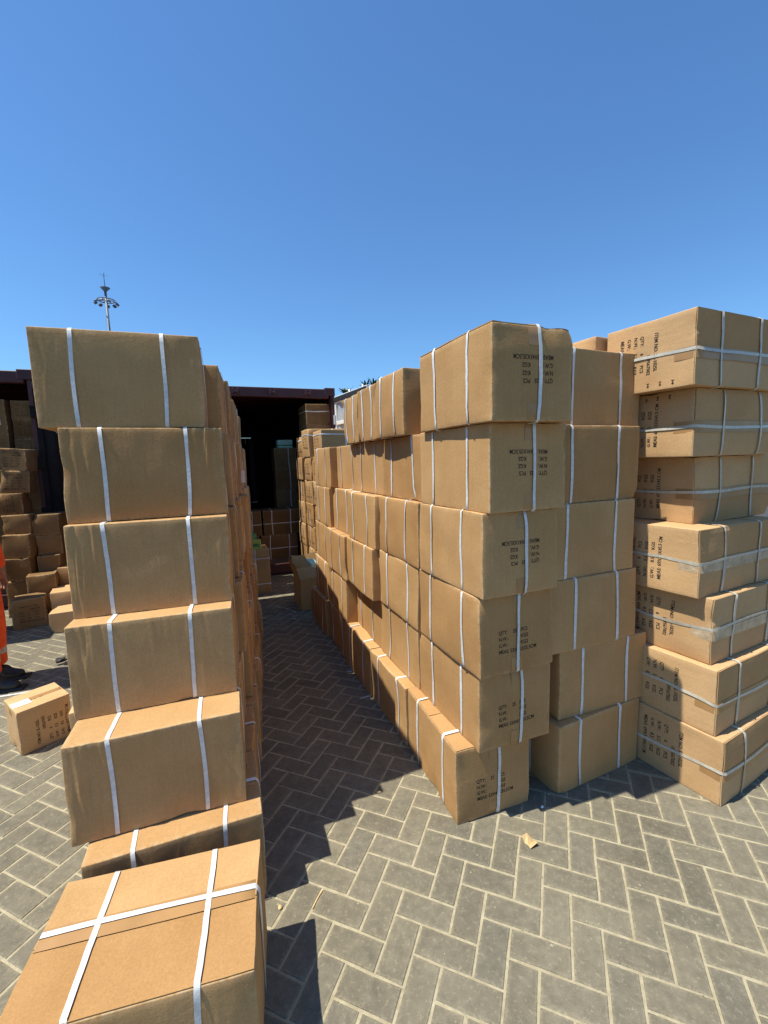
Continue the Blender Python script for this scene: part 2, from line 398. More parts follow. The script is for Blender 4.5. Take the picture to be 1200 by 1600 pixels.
# lettering: text lines set once, as flat mesh in metres, then laid on each carton's face
def text_geo(txt, size):
    cu = bpy.data.curves.new('lettering', 'FONT'); cu.body = txt; cu.size = size; cu.resolution_u = 2; cu.offset = size * 0.011
    ob = bpy.data.objects.new('lettering', cu); COL.objects.link(ob)
    dg = bpy.context.evaluated_depsgraph_get(); dg.update()
    me = bpy.data.meshes.new_from_object(ob.evaluated_get(dg))
    v = np.array([x.co[:2] for x in me.vertices]).reshape(-1, 2); f = [tuple(p.vertices) for p in me.polygons]
    bpy.data.objects.remove(ob); bpy.data.meshes.remove(me); bpy.data.curves.remove(cu)
    return v, f
def block(rows, size, pitch):
    """rows: list of lists of (x, text); returns one centred 2D mesh"""
    V = []; F_ = []; n = 0
    for i, row in enumerate(rows):
        for x, t in row:
            v, f = text_geo(t, size); v = v * [0.86, 1.0] + [x, -i * pitch]
            V.append(v); F_ += [tuple(k + n for k in q) for q in f]; n += len(v)
    V = np.concatenate(V); c = (V.min(0) + V.max(0)) / 2
    return V - c, F_
BL_A = block([[(0, 'QTY:'), (0.087, '25'), (0.135, 'PCS')], [(0, 'N.W.:'), (0.135, 'KGS')], [(0, 'G.W.:'), (0.135, 'KGS')], [(0, 'MEAS: 53X41X35.5CM')]], 0.0285, 0.0345)
BL_B = block([[(0, 'ITEM NO: SL-1025L')], [(0.098, '109567002')], [(0, 'QTY:'), (0.085, '6'), (0.145, 'PCS')], [(0, 'N.W.:'), (0.08, '5.5'), (0.145, 'KGS')],
              [(0, 'G.W.:'), (0.08, '8.5'), (0.145, 'KGS')], [(0, 'MEAS: 69X33X45.5 CM')]], 0.0265, 0.0365)
def arrow_icons():
    V = []; F_ = []
    for k, x in enumerate((-0.12, -0.02, 0.08)):
        b = len(V)
        V += [(x - 0.004, 0), (x + 0.004, 0), (x + 0.004, 0.016), (x + 0.012, 0.016), (x, 0.030), (x - 0.012, 0.016), (x - 0.004, 0.016), (x - 0.012, -0.006), (x + 0.012, -0.006), (x + 0.012, -0.002), (x - 0.012, -0.002)]
        F_ += [(b, b + 1, b + 2, b + 3, b + 4, b + 5, b + 6), (b + 7, b + 8, b + 9, b + 10)]
    return np.array(V), F_
ICONS = arrow_icons()
def lay_print(parent, dims, skin, face, blk, rot=0, at=(0, 0), scale=1.0, mat=None, name='lettering', lift=0.0011):
    v, f = blk; a = math.radians(rot); R = np.array([[math.cos(a), math.sin(a)], [-math.sin(a), math.cos(a)]])
    w = (v * scale) @ R + np.array(at); h = np.array(dims) / 2; P = np.zeros((len(w), 3))
    if face == '-y': P[:, 0] = w[:, 0]; P[:, 2] = w[:, 1]; P[:, 1] = -h[1]; n = (0, -1, 0)
    elif face == '-x': P[:, 1] = -w[:, 0]; P[:, 2] = w[:, 1]; P[:, 0] = -h[0]; n = (-1, 0, 0)
    elif face == '+z': P[:, 0] = w[:, 0]; P[:, 1] = w[:, 1]; P[:, 2] = h[2]; n = (0, 0, 1)
    P = P + skin(P) + np.array(n) * lift
    return mesh_obj(name, P, f, mat or M['ink'], parent)
def rect_blk(w, h, nx=4, ny=4):
    xs = np.linspace(-w / 2, w / 2, nx + 1); ys = np.linspace(-h / 2, h / 2, ny + 1)
    V = np.array([(x, y) for x in xs for y in ys]); F_ = [(i * (ny + 1) + j, (i + 1) * (ny + 1) + j, (i + 1) * (ny + 1) + j + 1, i * (ny + 1) + j + 1) for i in range(nx) for j in range(ny)]
    return V, F_
def flap_part(parent, dims, skin, face, lo, hi, mat, rnd, off=0.0):
    """one closing flap lying on a face: a thin board of its own with bent edges. lo, hi: span across the face"""
    h = np.array(dims) / 2; T = 0.0035
    if face == '+z': a, b, n, sg = 0, 1, 2, 1
    else: a, b, n, sg = 0, 2, 1, -1
    na, nb = 16, 8; A = np.linspace(-h[a] + 0.002, h[a] - 0.002, na); B = np.linspace(lo, hi, nb); V = []; F_ = []
    w0, w1 = rnd.uniform(0, 0.002), rnd.uniform(0, 0.002)
    for lay in (0, 1):
        for i in range(na):
            for j in range(nb):
                p = np.zeros(3); p[a] = A[i]; p[b] = B[j]; p[n] = sg * h[n]
                q = p + skin(p)[0]; endl = max(0, 1 - (i) / 2.0); endr = max(0, 1 - (na - 1 - i) / 2.0)
                q[n] += sg * (0.0004 + off + T * lay + w0 * endl + w1 * endr)
                V.append(q)
    def id(l, i, j): return l * na * nb + i * nb + j
    for i in range(na - 1):
        for j in range(nb - 1): F_.append((id(1, i, j), id(1, i + 1, j), id(1, i + 1, j + 1), id(1, i, j + 1)))
    for i in range(na - 1):
        F_.append((id(0, i, 0), id(0, i + 1, 0), id(1, i + 1, 0), id(1, i, 0))); F_.append((id(0, i, nb - 1), id(1, i, nb - 1), id(1, i + 1, nb - 1), id(0, i + 1, nb - 1)))
    for j in range(nb - 1):
        F_.append((id(0, 0, j), id(1, 0, j), id(1, 0, j + 1), id(0, 0, j + 1))); F_.append((id(0, na - 1, j), id(0, na - 1, j + 1), id(1, na - 1, j + 1), id(1, na - 1, j)))
    return mesh_obj('flap', V, F_, mat, parent)

CARTONS = []
def carton(x, y, z, yaw, dims, label, group, seed=None, mat='kraft', straps=(), strap_mat='strap', sw=0.0150, tapes=(), prints=(), flaps=None,
           amp=1.0, dents=2, crease=0.35, step=0.045, bow=0.008, stickers=(), cat='carton', ridges=(), xstep=None):
    """x, y: centre of the base; z: underside"""
    seed = seed if seed is not None else len(CARTONS) * 13 + 5
    rnd = random.Random(seed); skin = Skin(dims, seed, amp, dents)
    for (side, cnt, zlo, zhi, reach, amx) in ridges:
        for _ in range(cnt):
            x0 = side * (dims[0] / 2 - 0.008 - reach * rnd.random() ** 1.5)
            skin.rid.append((x0, rnd.uniform(0.006, 0.014), rnd.choice([-1, 1, 1]) * rnd.uniform(0.4, 1.0) * amx, rnd.uniform(zlo, zhi) * dims[2] / 2, rnd.uniform(0.04, 0.20), rnd.gauss(0, 0.05)))
    me = carton_body(dims, skin, step, 0.0042, crease, seed, xstep); me.materials.append(M[mat])
    o = link('carton', me); o.location = (x, y, z + dims[2] / 2); o.rotation_euler = (0, 0, yaw)
    tag(o, label, cat, group)
    foff = 0.0; fax, fsg = (2, 1) if flaps == '+z' else (1, -1)
    def lift(Nn): return (Nn[:, fax:fax + 1] * fsg > 0.5) * foff
    if flaps:
        ax = 1 if flaps == '+z' else 2; hh = dims[ax] / 2
        flap_part(o, dims, skin, flaps, -hh + 0.002, -0.0015, M[mat], rnd); flap_part(o, dims, skin, flaps, 0.0015, hh - 0.002, M[mat], rnd, rnd.uniform(0, 0.0012))
        foff = 0.0068
    for t in tapes:                                              # (axis, pos, width, sides, run-down, material)
        axis, pos, width, sides, run, tm = t
        P, Nn = loop_points(dims, axis, pos, rnd, 0.0, 0.002)
        keep = []
        for s_ in sides: keep += list(range(s_ * 11, s_ * 11 + 11))
        # run on round the corner a little at both ends
        first, last = sides[0], sides[-1]
        pre = [((first - 1) % 4) * 11 + k for k in range(11 - run, 11)]; post = [((last + 1) % 4) * 11 + k for k in range(0, run)]
        idx = pre + keep + post
        V, F_ = band_mesh(P[idx], Nn[idx], skin(P[idx]), axis, width, 0.0008 + lift(Nn[idx]), 0.0003, False)
        mesh_obj('tape', V, F_, M[tm], o, True)
    for k, (axis, pos) in enumerate(straps):
        P, Nn = loop_points(dims, axis, pos, rnd, bow)
        V, F_ = band_mesh(P, Nn, skin(P), axis, sw, 0.0016 + lift(Nn) + 0.0011 * (k % 3), 0.0010, True, 0.22, seed + k)
        mesh_obj('strap', V, F_, M[strap_mat], o, True)
    for (face, blk, rot, at, scale) in prints: lay_print(o, dims, skin, face, blk, rot, at, scale, name='marking' if blk is ICONS else 'lettering')
    for (face, w, h_, at, rot, mt) in stickers: lay_print(o, dims, skin, face, rect_blk(w, h_), rot, at, 1.0, M[mt], 'paper_label', 0.0022)
    o['seed'] = seed
    CARTONS.append(o); return o
def corner(nx, ny, yaw, dims):
    c, s = math.cos(yaw), math.sin(yaw)
    return nx + c * dims[0] / 2 - s * dims[1] / 2, ny + s * dims[0] / 2 + c * dims[1] / 2
def at_corner(nx, ny, z, yaw, dims, *a, **k):
    x, y = corner(nx, ny, yaw, dims); return carton(x, y, z, yaw, dims, *a, **k)

LONG, SHORT, TALL = 0.603, 0.405, 0.371
ORD = ['bottom', 'second', 'third', 'fourth', 'fifth', 'top', 'seventh']
NTH = ['first', 'second', 'third', 'fourth', 'fifth', 'sixth', 'seventh', 'eighth']
END_ON = (SHORT, LONG); SIDE_ON = (LONG, SHORT)
def end_straps(r): return [(1, -0.155 + r.uniform(-.02, .02)), (1, 0.150 + r.uniform(-.02, .02)), (0, 0.012 + r.uniform(-.015, .015))]
def side_straps(r): return [(0, -0.155 + r.uniform(-.015, .015)), (0, 0.150 + r.uniform(-.015, .015)), (1, r.uniform(-.015, .015))]
TAPE_END = [(0, 0.0, 0.058, (2,), 3, 'tape'), (0, 0.0, 0.058, (0,), 3, 'tape')]   # over the top and under the bottom, run down the printed ends

# ---- the long lit wall: front stack of six, printed ends to the camera
FR = [(0.299, 1.856, 0.325), (0.400, 1.835, 0.363), (0.400, 1.811, 0.363), (0.407, 1.786, 0.368), (0.439, 1.769, 0.404), (0.429, 1.709, 0.385)]
ZC = [0.0, 0.372, 0.7445, 1.117, 1.489, 1.862, 2.234]
fl = ['bottom printed carton at the near end of the long sunlit wall, set out leftwards',
      'second carton up in the near stack of the long wall, upright print with a scribble',
      'third carton up in the near stack of the long wall, upright print with tape',
      'fourth carton up in the near stack, upside-down print and scuffed lower corner',
      'fifth carton up in the near stack, upside-down print and torn dented corner',
      'topmost carton of the near stack of the long wall, upside-down print against the sky']
GW = 'strapped cartons of the long sunlit wall'
for i in range(6):
    r = random.Random(100 + i); d = (SHORT, LONG, ZC[i + 1] - ZC[i] - 0.001)
    upd = i >= 3
    at_corner(FR[i][0], FR[i][1], ZC[i], FR[i][2], d, fl[i], GW, seed=100 + i, straps=end_straps(r), tapes=TAPE_END, step=0.035,
              prints=[('-y', BL_A, (180 if upd else 0) + r.uniform(-1.5, 1.5), (0.0 + r.uniform(-.008, .008), (0.015 if upd else -0.03) + r.uniform(-.010, .010)), 0.87 + r.uniform(-.02, .02))], dents=5, crease=0.25, amp=0.72, flaps='+z' if i in (0, 5) else None)
# the courses behind, going away from the camera: (lateral shift to the left, length)
ROWS = {0: [(-0.035, .61), (-0.028, .61), (-0.02, .61), (-0.012, .61)], 1: [(0.0, .61), (0.0, .61), (0.055, .60), (0.05, .60)], 2: [(0.0, .61), (0.045, .60), (0.075, .60), (0.03, .60)],
        3: [(0.0, .61), (0.045, .58), (0.0, .58), (0.05, .60)], 4: [(-0.01, .60), (0.0, .60), (-0.03, .58), (0.05, .60)]}
crs = ['ground', 'second', 'third', 'fourth', 'fifth', 'top']
for row, lst in ROWS.items():
    x0, y0, a0 = FR[row]; a0 = 0.375
    ey = (-math.sin(a0), math.cos(a0)); ex = (math.cos(a0), math.sin(a0)); s = LONG + 0.012
    for k, (lat, ln) in enumerate(lst):
        r = random.Random(200 + row * 10 + k); yaw = a0 + r.gauss(0, 0.014); la = lat + r.gauss(0, 0.009 if k else 0.004)
        if row == 0: la += 0.008
        nx, ny = x0 + ey[0] * s - ex[0] * la, y0 + ey[1] * s - ex[1] * la
        d = (SHORT, ln - 0.006, ZC[row + 1] - ZC[row] - 0.001 - r.uniform(0, .003))
        at_corner(nx, ny, ZC[row], yaw, d, f'strapped carton, {crs[row]} course of the long sunlit wall, {NTH[k + 1]} from its near end', GW,
                  seed=200 + row * 10 + k, straps=end_straps(r), tapes=TAPE_END if k < 3 else (), dents=2, crease=0.25, amp=1.1, bow=0.012)
        s += ln
# the shorter cartons along the top behind the near stack
x0, y0, a0 = FR[5]; a0 = 0.375; s = 0.80
ey = (-math.sin(a0), math.cos(a0)); ex = (math.cos(a0), math.sin(a0))
for k, (lat, ln, tilt) in enumerate([(0.012, 0.44, 0.02), (0.004, 0.40, 0.0), (0.0, 0.40, -0.01)]):
    r = random.Random(280 + k); d = (0.44, ln - 0.01, 0.365 - 0.006 * k)
    at_corner(x0 + ey[0] * s - ex[0] * lat, y0 + ey[1] * s - ex[1] * lat, ZC[5], a0 + tilt, d,
              f'shorter two-strap carton on top of the long sunlit wall, {NTH[k]} behind the near stack', GW, seed=281 + k,
              straps=[(1, -ln * .24), (1, ln * .24)], dents=4, amp=1.5, bow=0.014, crease=0.4)
    s += ln

# ---- plain stack between the lit wall and the right-hand stack
DS = [(0.841, 2.012, 0.430), (0.861, 2.066, 0.365), (0.783, 2.016, 0.400), (0.757, 2.010, 0.400), (0.780, 2.032, 0.400), (0.812, 2.095, 0.405)]
for i in range(6):
    r = random.Random(300 + i); d = (LONG, SHORT, ZC[i + 1] - ZC[i] - 0.001)
    at_corner(DS[i][0], DS[i][1], ZC[i], DS[i][2], d, f'plain two-strap carton without print, {ORD[i]} of the shaded stack right of the printed ends',
              'plain cartons between the lit wall and the right-hand stack', seed=300 + i, straps=side_straps(r), dents=2, crease=0.3, step=0.035, amp=0.9)

# ---- tall right-hand stack, cartons lying on their sides
RS = [(1.590, 1.922, 0.50), (1.576, 1.966, 0.48), (1.584, 2.032, 0.47), (1.513, 2.046, 0.45), (1.590, 2.215, 0.42), (1.510, 2.125, 0.42), (1.443, 2.048, 0.428)]
ZR = [0.0, 0.335, 0.670, 1.005, 1.346, 1.695, 2.028, 2.375]
rl = ['bottom carton of the tall right-hand stack on the paving, sideways print',
      'second carton from the paving in the tall right-hand stack, partly shaded print',
      'third carton from the paving in the tall right-hand stack, shaded above',
      'fourth carton from the paving in the tall right-hand stack, jutting out with its top lit',
      'fifth carton from the paving in the tall right-hand stack, rounded crumpled near edge',
      'sixth carton from the paving in the tall right-hand stack, dark smudge on its lit face',
      'topmost carton of the tall right-hand stack, sideways item number beside the sky']
GR = 'tall right-hand stack of sideways printed cartons'
for i in range(7):
    r = random.Random(400 + i); d = (0.725, 0.455, ZR[i + 1] - ZR[i] - 0.001)
    rot = 90 if i in (3, 4, 5) else -90
    pr = [('-x', BL_B, rot, (-0.045, 0.0), 1.0)]
    if i == 6: pr.append(('-x', ICONS, 180, (0.06, -0.135), 0.62))
    if i == 5: pr.append(('-x', ICONS, 0, (0.06, 0.132), 0.62))
    at_corner(RS[i][0], RS[i][1], ZR[i], RS[i][2], d, rl[i], GR, seed=400 + i, mat='kraft_pale', strap_mat='strap_clear', sw=0.0145,
              straps=[(2, r.uniform(-.012, .012)), (0, -0.165 + r.uniform(-.02, .02)), (0, 0.16 + r.uniform(-.02, .02))],
              tapes=[(2, -0.02, 0.055, (0,), 3, 'tape_clear' if i in (2, 3) else 'tape')], prints=pr, flaps='-y', dents=4, crease=0.22, step=0.035, amp=1.0, bow=0.016)
for i in range(7):
    r = random.Random(450 + i); yaw = 0.46 + r.gauss(0, 0.01); d = (0.725, 0.44, ZR[i + 1] - ZR[i] - 0.001 - (0.012 if i == 6 else 0))
    c, s_ = math.cos(yaw), math.sin(yaw); o = 0.475; la = 0.045 if i == 6 else 0.0
    bx, by = (1.50, 2.10) if i < 6 else (1.443, 2.048)
    at_corner(bx - s_ * o - c * la, by + c * o - s_ * la, ZR[i], yaw, d, f'{ORD[i] if i < 5 else ("sixth" if i == 5 else "topmost")} carton in the column hidden behind the tall right-hand stack',
              'cartons behind the tall right-hand stack', seed=450 + i, mat='kraft_pale', strap_mat='strap_clear', straps=[(2, 0.0), (0, -.16), (0, .16)], dents=5 if i == 6 else 2, amp=2.0 if i == 6 else 1.0, crease=0.8, sw=0.0145)

# ---- left-hand tower facing the camera, and the row of stacks behind it
LT = [(-1.077, 1.332, 0.357), (-1.163, 1.414, 0.330), (-1.230, 1.583, 0.316), (-1.256, 1.676, 0.322), (-1.268, 1.722, 0.362), (-1.334, 1.712, 0.354)]
ZL = [0.0, 0.370, 0.752, 1.127, 1.506, 1.888, 2.272]
ll = ['bottom carton of the left-hand tower, mostly hidden behind the lone carton',
      'second carton from the paving in the left-hand tower, wide lit top and wrinkled left end',
      'third carton from the paving in the left-hand tower, small tear at its lower edge',
      'fourth carton from the paving in the left-hand tower, thin lit top edge',
      'fifth carton from the paving in the left-hand tower, crumpled upper right corner',
      'topmost carton of the left-hand tower, overhanging to the left against the sky']
LR = [[(0.4, 4, -1, 1, .5, .0012), (-1, 6, -1, 1, .2, .003)], [(0.6, 5, -1, 1, .5, .0014), (-1, 14, -1, 1, .14, .005), (1, 4, -1, 1, .2, .002)], [(0.6, 5, -1, 1, .5, .0014), (-1, 13, -1, .8, .13, .0045), (1, 5, 0, 1, .2, .0025)],
      [(0.6, 4, -1, 1, .5, .0012), (-1, 11, -1, 1, .10, .004), (1, 3, -.6, .6, .1, .002)], [(0.6, 3, -1, 1, .5, .001), (-1, 9, -.4, 1, .10, .004), (1, 16, .1, 1.0, .15, .006)], [(-1, 5, -1, 1, .08, .0025), (1, 3, -1, 1, .08, .002)]]
GL = 'cartons of the left-hand tower and the row behind it'
for i in range(6):
    r = random.Random(500 + i); d = (LONG, SHORT, ZL[i + 1] - ZL[i] - 0.001)
    at_corner(LT[i][0], LT[i][1], ZL[i], LT[i][2], d, ll[i], GL, seed=510 + i, straps=side_straps(r), tapes=[(1, 0.0, 0.055, (2,), 3, 'tape')], dents=4, crease=0.9, step=0.026, amp=0.6, bow=0.006, xstep=0.0065, ridges=LR[i])
for k in range(1, 8):
    for i in range(6):
        r = random.Random(600 + k * 10 + i)
        e0 = (LT[i][0] + math.cos(LT[i][2]) * LONG, LT[i][1] + math.sin(LT[i][2]) * LONG)
        yf = e0[1] + 0.412 * k * 0.965
        xr = (-0.725 - 0.285 * (yf - 2.2) - 0.012 * (i - 2) - 0.022) * 0.75 + 0.25 * (e0[0] - 0.285 * (yf - e0[1])) + r.gauss(0, 0.016)
        yaw = 0.31 + r.gauss(0, 0.014); d = (LONG, SHORT - 0.004, ZL[i + 1] - ZL[i] - 0.001 - (0.03 if i == 5 else 0) - r.uniform(0, .004))
        nx, ny = xr - LONG * math.cos(yaw), yf - LONG * math.sin(yaw) + r.uniform(0, .006)
        o_ = at_corner(nx, ny, ZL[i], yaw, d, f'{ORD[i]} carton of the {NTH[k]} stack behind the left-hand tower, shaded side showing', GL,
                  seed=600 + k * 10 + i, straps=side_straps(r), dents=3, crease=0.8, amp=1.4, bow=0.012, step=0.06)
        if k == 4 and i == 4: MB().box(LONG / 2 - 0.02, LONG / 2 + 0.045, -SHORT / 2 + 0.06, -SHORT / 2 + 0.062, -0.12, -0.02).build('paper_label', M['paper'], o_)
for i in range(6):
    yaw = 0.33; back = 0.0 if i < 2 else 0.135
    at_corner(-1.575 - (LONG + back) * math.cos(yaw) + 0.02 * (i % 2), 5.0 - (LONG + back) * math.sin(yaw), ZL[i], yaw, (LONG, 0.40, ZL[i + 1] - ZL[i] - 0.002),
              f'{ORD[i]} carton of the last stack at the far end of the left row' + (', jutting out' if i < 2 else ', set back'), GL, seed=690 + i, straps=side_straps(random.Random(690 + i)), dents=3, step=0.06)

# ---- the lone carton at the camera's feet
fd = (0.603, 0.412, 0.388)
at_corner(-0.968, 0.858, 0.0, 0.236, fd, 'lone low carton before the left-hand tower, crossed white straps on its sunlit top', GL, seed=33,
          xstep=0.012, ridges=[(1, 6, -1, 1, .1, .003), (-1, 4, -1, 1, .1, .003)], straps=[(0, -0.150), (0, 0.152), (1, 0.03)], tapes=[(1, 0.02, 0.062, (2,), 3, 'tape')], flaps='+z', dents=3, crease=0.45, step=0.024, amp=0.9, sw=0.0160, bow=0.006)

# ---- far printed pile on a pallet
EA = 0.385
def pallet(x, y, yaw, label, w=0.75, dp=1.45, h=0.15):
    p = empty('pallet', (x, y, 0), yaw); tag(p, label, 'pallet', 'wooden pallets')
    for k in range(7):
        y0 = -dp / 2 + k * (dp - 0.1) / 6; m = MB().bbox(-w / 2, w / 2, y0, y0 + 0.1, h - 0.022, h, 0.003); m.build('deck_board', M['wood'], p)
    for k in range(3):
        x0 = -w / 2 + k * (w - 0.09) / 2; MB().bbox(x0, x0 + 0.09, -dp / 2, dp / 2, 0.022, h - 0.0225, 0.004).build('bearer', M['wood'], p)
        MB().bbox(x0 - 0.004, x0 + 0.094, -dp / 2, dp / 2, 0, 0.0215, 0.003).build('bottom_board', M['wood'], p)
    return p
ec = corner(-0.78, 5.60, EA, (0.75, 1.45)); pallet(ec[0], ec[1], EA, 'wooden pallet under the far printed pile beyond the long wall')
ey = (-math.sin(EA), math.cos(EA)); ex = (math.cos(EA), math.sin(EA))
for k in range(3):
    for i in range(6):
        r = random.Random(700 + k * 10 + i); la = r.gauss(0, 0.012) + 0.018 * k + (0.05 if (k == 1 and i == 5) else 0) + (0.03 if i < 5 else 0); zz = 0.15 + 0.331 * i + (0.0 if k != 1 or i < 5 else 0.0)
        d = (0.66, 0.452, 0.330 if i < 5 else (0.335, 0.385, 0.31)[k])
        s = 0.47 * k
        at_corner(-0.77 + ey[0] * s - ex[0] * la, 5.60 + ey[1] * s - ex[1] * la, zz, EA + r.gauss(0, 0.012), d, f'{ORD[i]} carton in the {NTH[k]} stack of the far printed pile on the pallet', 'far printed pile beyond the long wall',
                  seed=700 + k * 10 + i, straps=[(0, r.uniform(-.02, .02)), (2, 0.11)] if i == 5 else [(1, r.uniform(-.03, .03))], prints=[('-x', BL_A, 0, (0.02, 0), 1.25)], dents=4, amp=1.6, crease=0.8, step=0.06)

# ---- open carton at the end of the wall
def open_carton():
    yaw = 0.40; w, dp, h, t = 0.40, 0.42, 0.37, 0.005
    cx, cy = corner(-1.0, 4.92, yaw, (w, dp)); o = empty('carton', (cx, cy, 0), yaw)
    tag(o, 'opened carton with raised flaps on the paving at the far end of the long wall', 'carton')
    m = MB(); m.box(-w / 2, w / 2, -dp / 2, dp / 2, 0, t)
    m.box(-w / 2, w / 2, -dp / 2, -dp / 2 + t, t, h); m.box(-w / 2, w / 2, dp / 2 - t, dp / 2, t, h)
    m.box(-w / 2, -w / 2 + t, -dp / 2 + t, dp / 2 - t, t, h); m.box(w / 2 - t, w / 2, -dp / 2 + t, dp / 2 - t, t, h)
    m.build('body', M['kraft'], o)
    def flap(p0, p1, drop):
        p0, p1, d = Vector(p0), Vector(p1), Vector(drop); n = (p1 - p0).cross(d).normalized() * 0.004; v = []; f = []
        for lay in (0, 1):
            for i in range(6):
                for j in range(4): v.append(p0 + (p1 - p0) * (i / 5) + d * (j / 3) + n * lay + Vector((0, 0, 0.012 * math.sin(i * 1.3) * (j / 3) ** 2)))
        g = lambda l, i, j: l * 24 + i * 4 + j
        for i in range(5):
            for j in range(3): f += [(g(1, i, j), g(1, i + 1, j), g(1, i + 1, j + 1), g(1, i, j + 1)), (g(0, i, j), g(0, i, j + 1), g(0, i + 1, j + 1), g(0, i + 1, j))]
        for i in range(5): f += [(g(0, i, 0), g(0, i + 1, 0), g(1, i + 1, 0), g(1, i, 0)), (g(0, i, 3), g(1, i, 3), g(1, i + 1, 3), g(0, i + 1, 3))]
        for j in range(3): f += [(g(0, 0, j), g(1, 0, j), g(1, 0, j + 1), g(0, 0, j + 1)), (g(0, 5, j), g(0, 5, j + 1), g(1, 5, j + 1), g(1, 5, j))]
        mesh_obj('flap', v, f, M['kraft'], o)
    flap((-w / 2, -dp / 2, h), (w / 2, -dp / 2, h), (0.0, 0.20, 0.085))
    flap((w / 2, dp / 2, h), (-w / 2, dp / 2, h), (0.0, 0.06, 0.20))
    flap((-w / 2, dp / 2, h), (-w / 2, -dp / 2, h), (-0.05, 0.0, 0.19))
    b = MB().bbox(-0.05, 0.05, -0.07, 0.07, 0, 0.045, 0.003).build('packet', M['mint_card']); b.location = (cx - 0.02, cy + 0.06, h + 0.11); b.rotation_euler = (0.3, 0.1, 0.7)
    tag(b, 'small pale mint packet lying on the opened carton', 'packet')
    b.location.z = h + 0.105
open_carton()

# ------------------------------------------------------------------ shipping containers
TH = 0.385; P0 = (-0.72, 7.0)
def cw(t, o): return (P0[0] - t * math.cos(TH) + o * math.sin(TH), P0[1] - t * math.sin(TH) - o * math.cos(TH))
def corrug(x0, x1, n, amp, z0, z1, y, th=0.003):
    """corrugated sheet in local coordinates: runs along x, stands on z"""
    v = []; f = []; xs = []; p = (x1 - x0) / n
    for i in range(n):
        for fr, s in ((0.0, 0), (0.26, 0), (0.5, 1), (0.76, 1)): xs.append((x0 + (i + fr) * p, s * amp))
    xs.append((x1, 0))
    for x, a in xs: v += [(x, y + a, z0), (x, y + a, z1)]
    for i in range(len(xs) - 1): f.append((2 * i, 2 * i + 2, 2 * i + 3, 2 * i + 1))
    return v, f
def container(t0, label, length=12.19, doors=True):
    """local x runs across the rear opening (0 .. 2.44 towards +t), local y into the container"""
    root = empty('shipping_container', (*cw(t0, 0), 0), TH); tag(root, label, 'container', 'shipping containers with open rear doors')
    W, H, fz, L = 2.44, 2.88, 0.16, length
    X = lambda t: -t                                              # local x = -t
    red = M['red_steel']
    MB().bbox(-W + 0.10, -0.10, 0.0, 0.10, 2.72, H - 0.02, 0.008).build('header', red, root)
    MB().bbox(-W + 0.10, -0.10, 0.0, 0.12, 0.02, fz, 0.006).build('sill', red, root)
    for x0 in (-W, -0.07): 
        MB().bbox(x0, x0 + 0.07, 0.0, 0.14, 0.02, H - 0.125, 0.005).build('corner_post', red, root)
    for x0 in (-W, -0.16):
        for z0 in (0.0, H - 0.12):
            for y0 in (-0.012, L - 0.17):
                c = MB(); c.bbox(x0, x0 + 0.16, y0, y0 + 0.18, z0, z0 + 0.12, 0.006).build('corner_casting', red, root)
    for k in range(4):
        x = -W + 0.42 + k * 0.53
        m = MB(); m.bbox(x - 0.05, x + 0.05, -0.03, -0.002, 2.765, 2.80, 0.004); m.bbox(x - 0.05, x - 0.02, -0.045, -0.028, 2.755, 2.825, 0.004); m.bbox(x + 0.02, x + 0.05, -0.045, -0.028, 2.755, 2.825, 0.004)
        m.build('cam_keeper', red, root)
    for x, nm in ((-W + 0.02, 'side_wall'), (-0.055, 'side_wall')):
        v, f = corrug(0.14, L - 0.1, 42, 0.036, fz, H - 0.06, 0)
        mesh_obj(nm, [(x + a[1], a[0], a[2]) for a in v], f, red, root)
        MB().bbox(x - 0.012, x + 0.048, 0.145, L - 0.18, H - 0.085, H - 0.025, 0.004).build('top_rail', red, root)
        MB().bbox(x - 0.012, x + 0.048, 0.145, L - 0.18, 0.02, fz + 0.03, 0.004).build('bottom_rail', red, root)
    v, f = corrug(0.16, L - 0.05, 44, 0.02, -W + 0.03, -0.03, H - 0.05)
    mesh_obj('roof', [(a[2], a[0], a[1]) for a in v], f, red, root)
    v, f = corrug(-W + 0.03, -0.03, 8, 0.04, fz, H - 0.06, L - 0.08); mesh_obj('front_wall', v, f, red, root)
    MB().box(-W + 0.06, -0.06, 0.125, L - 0.1, fz - 0.03, fz).build('floor', M['ply'], root)
    return root
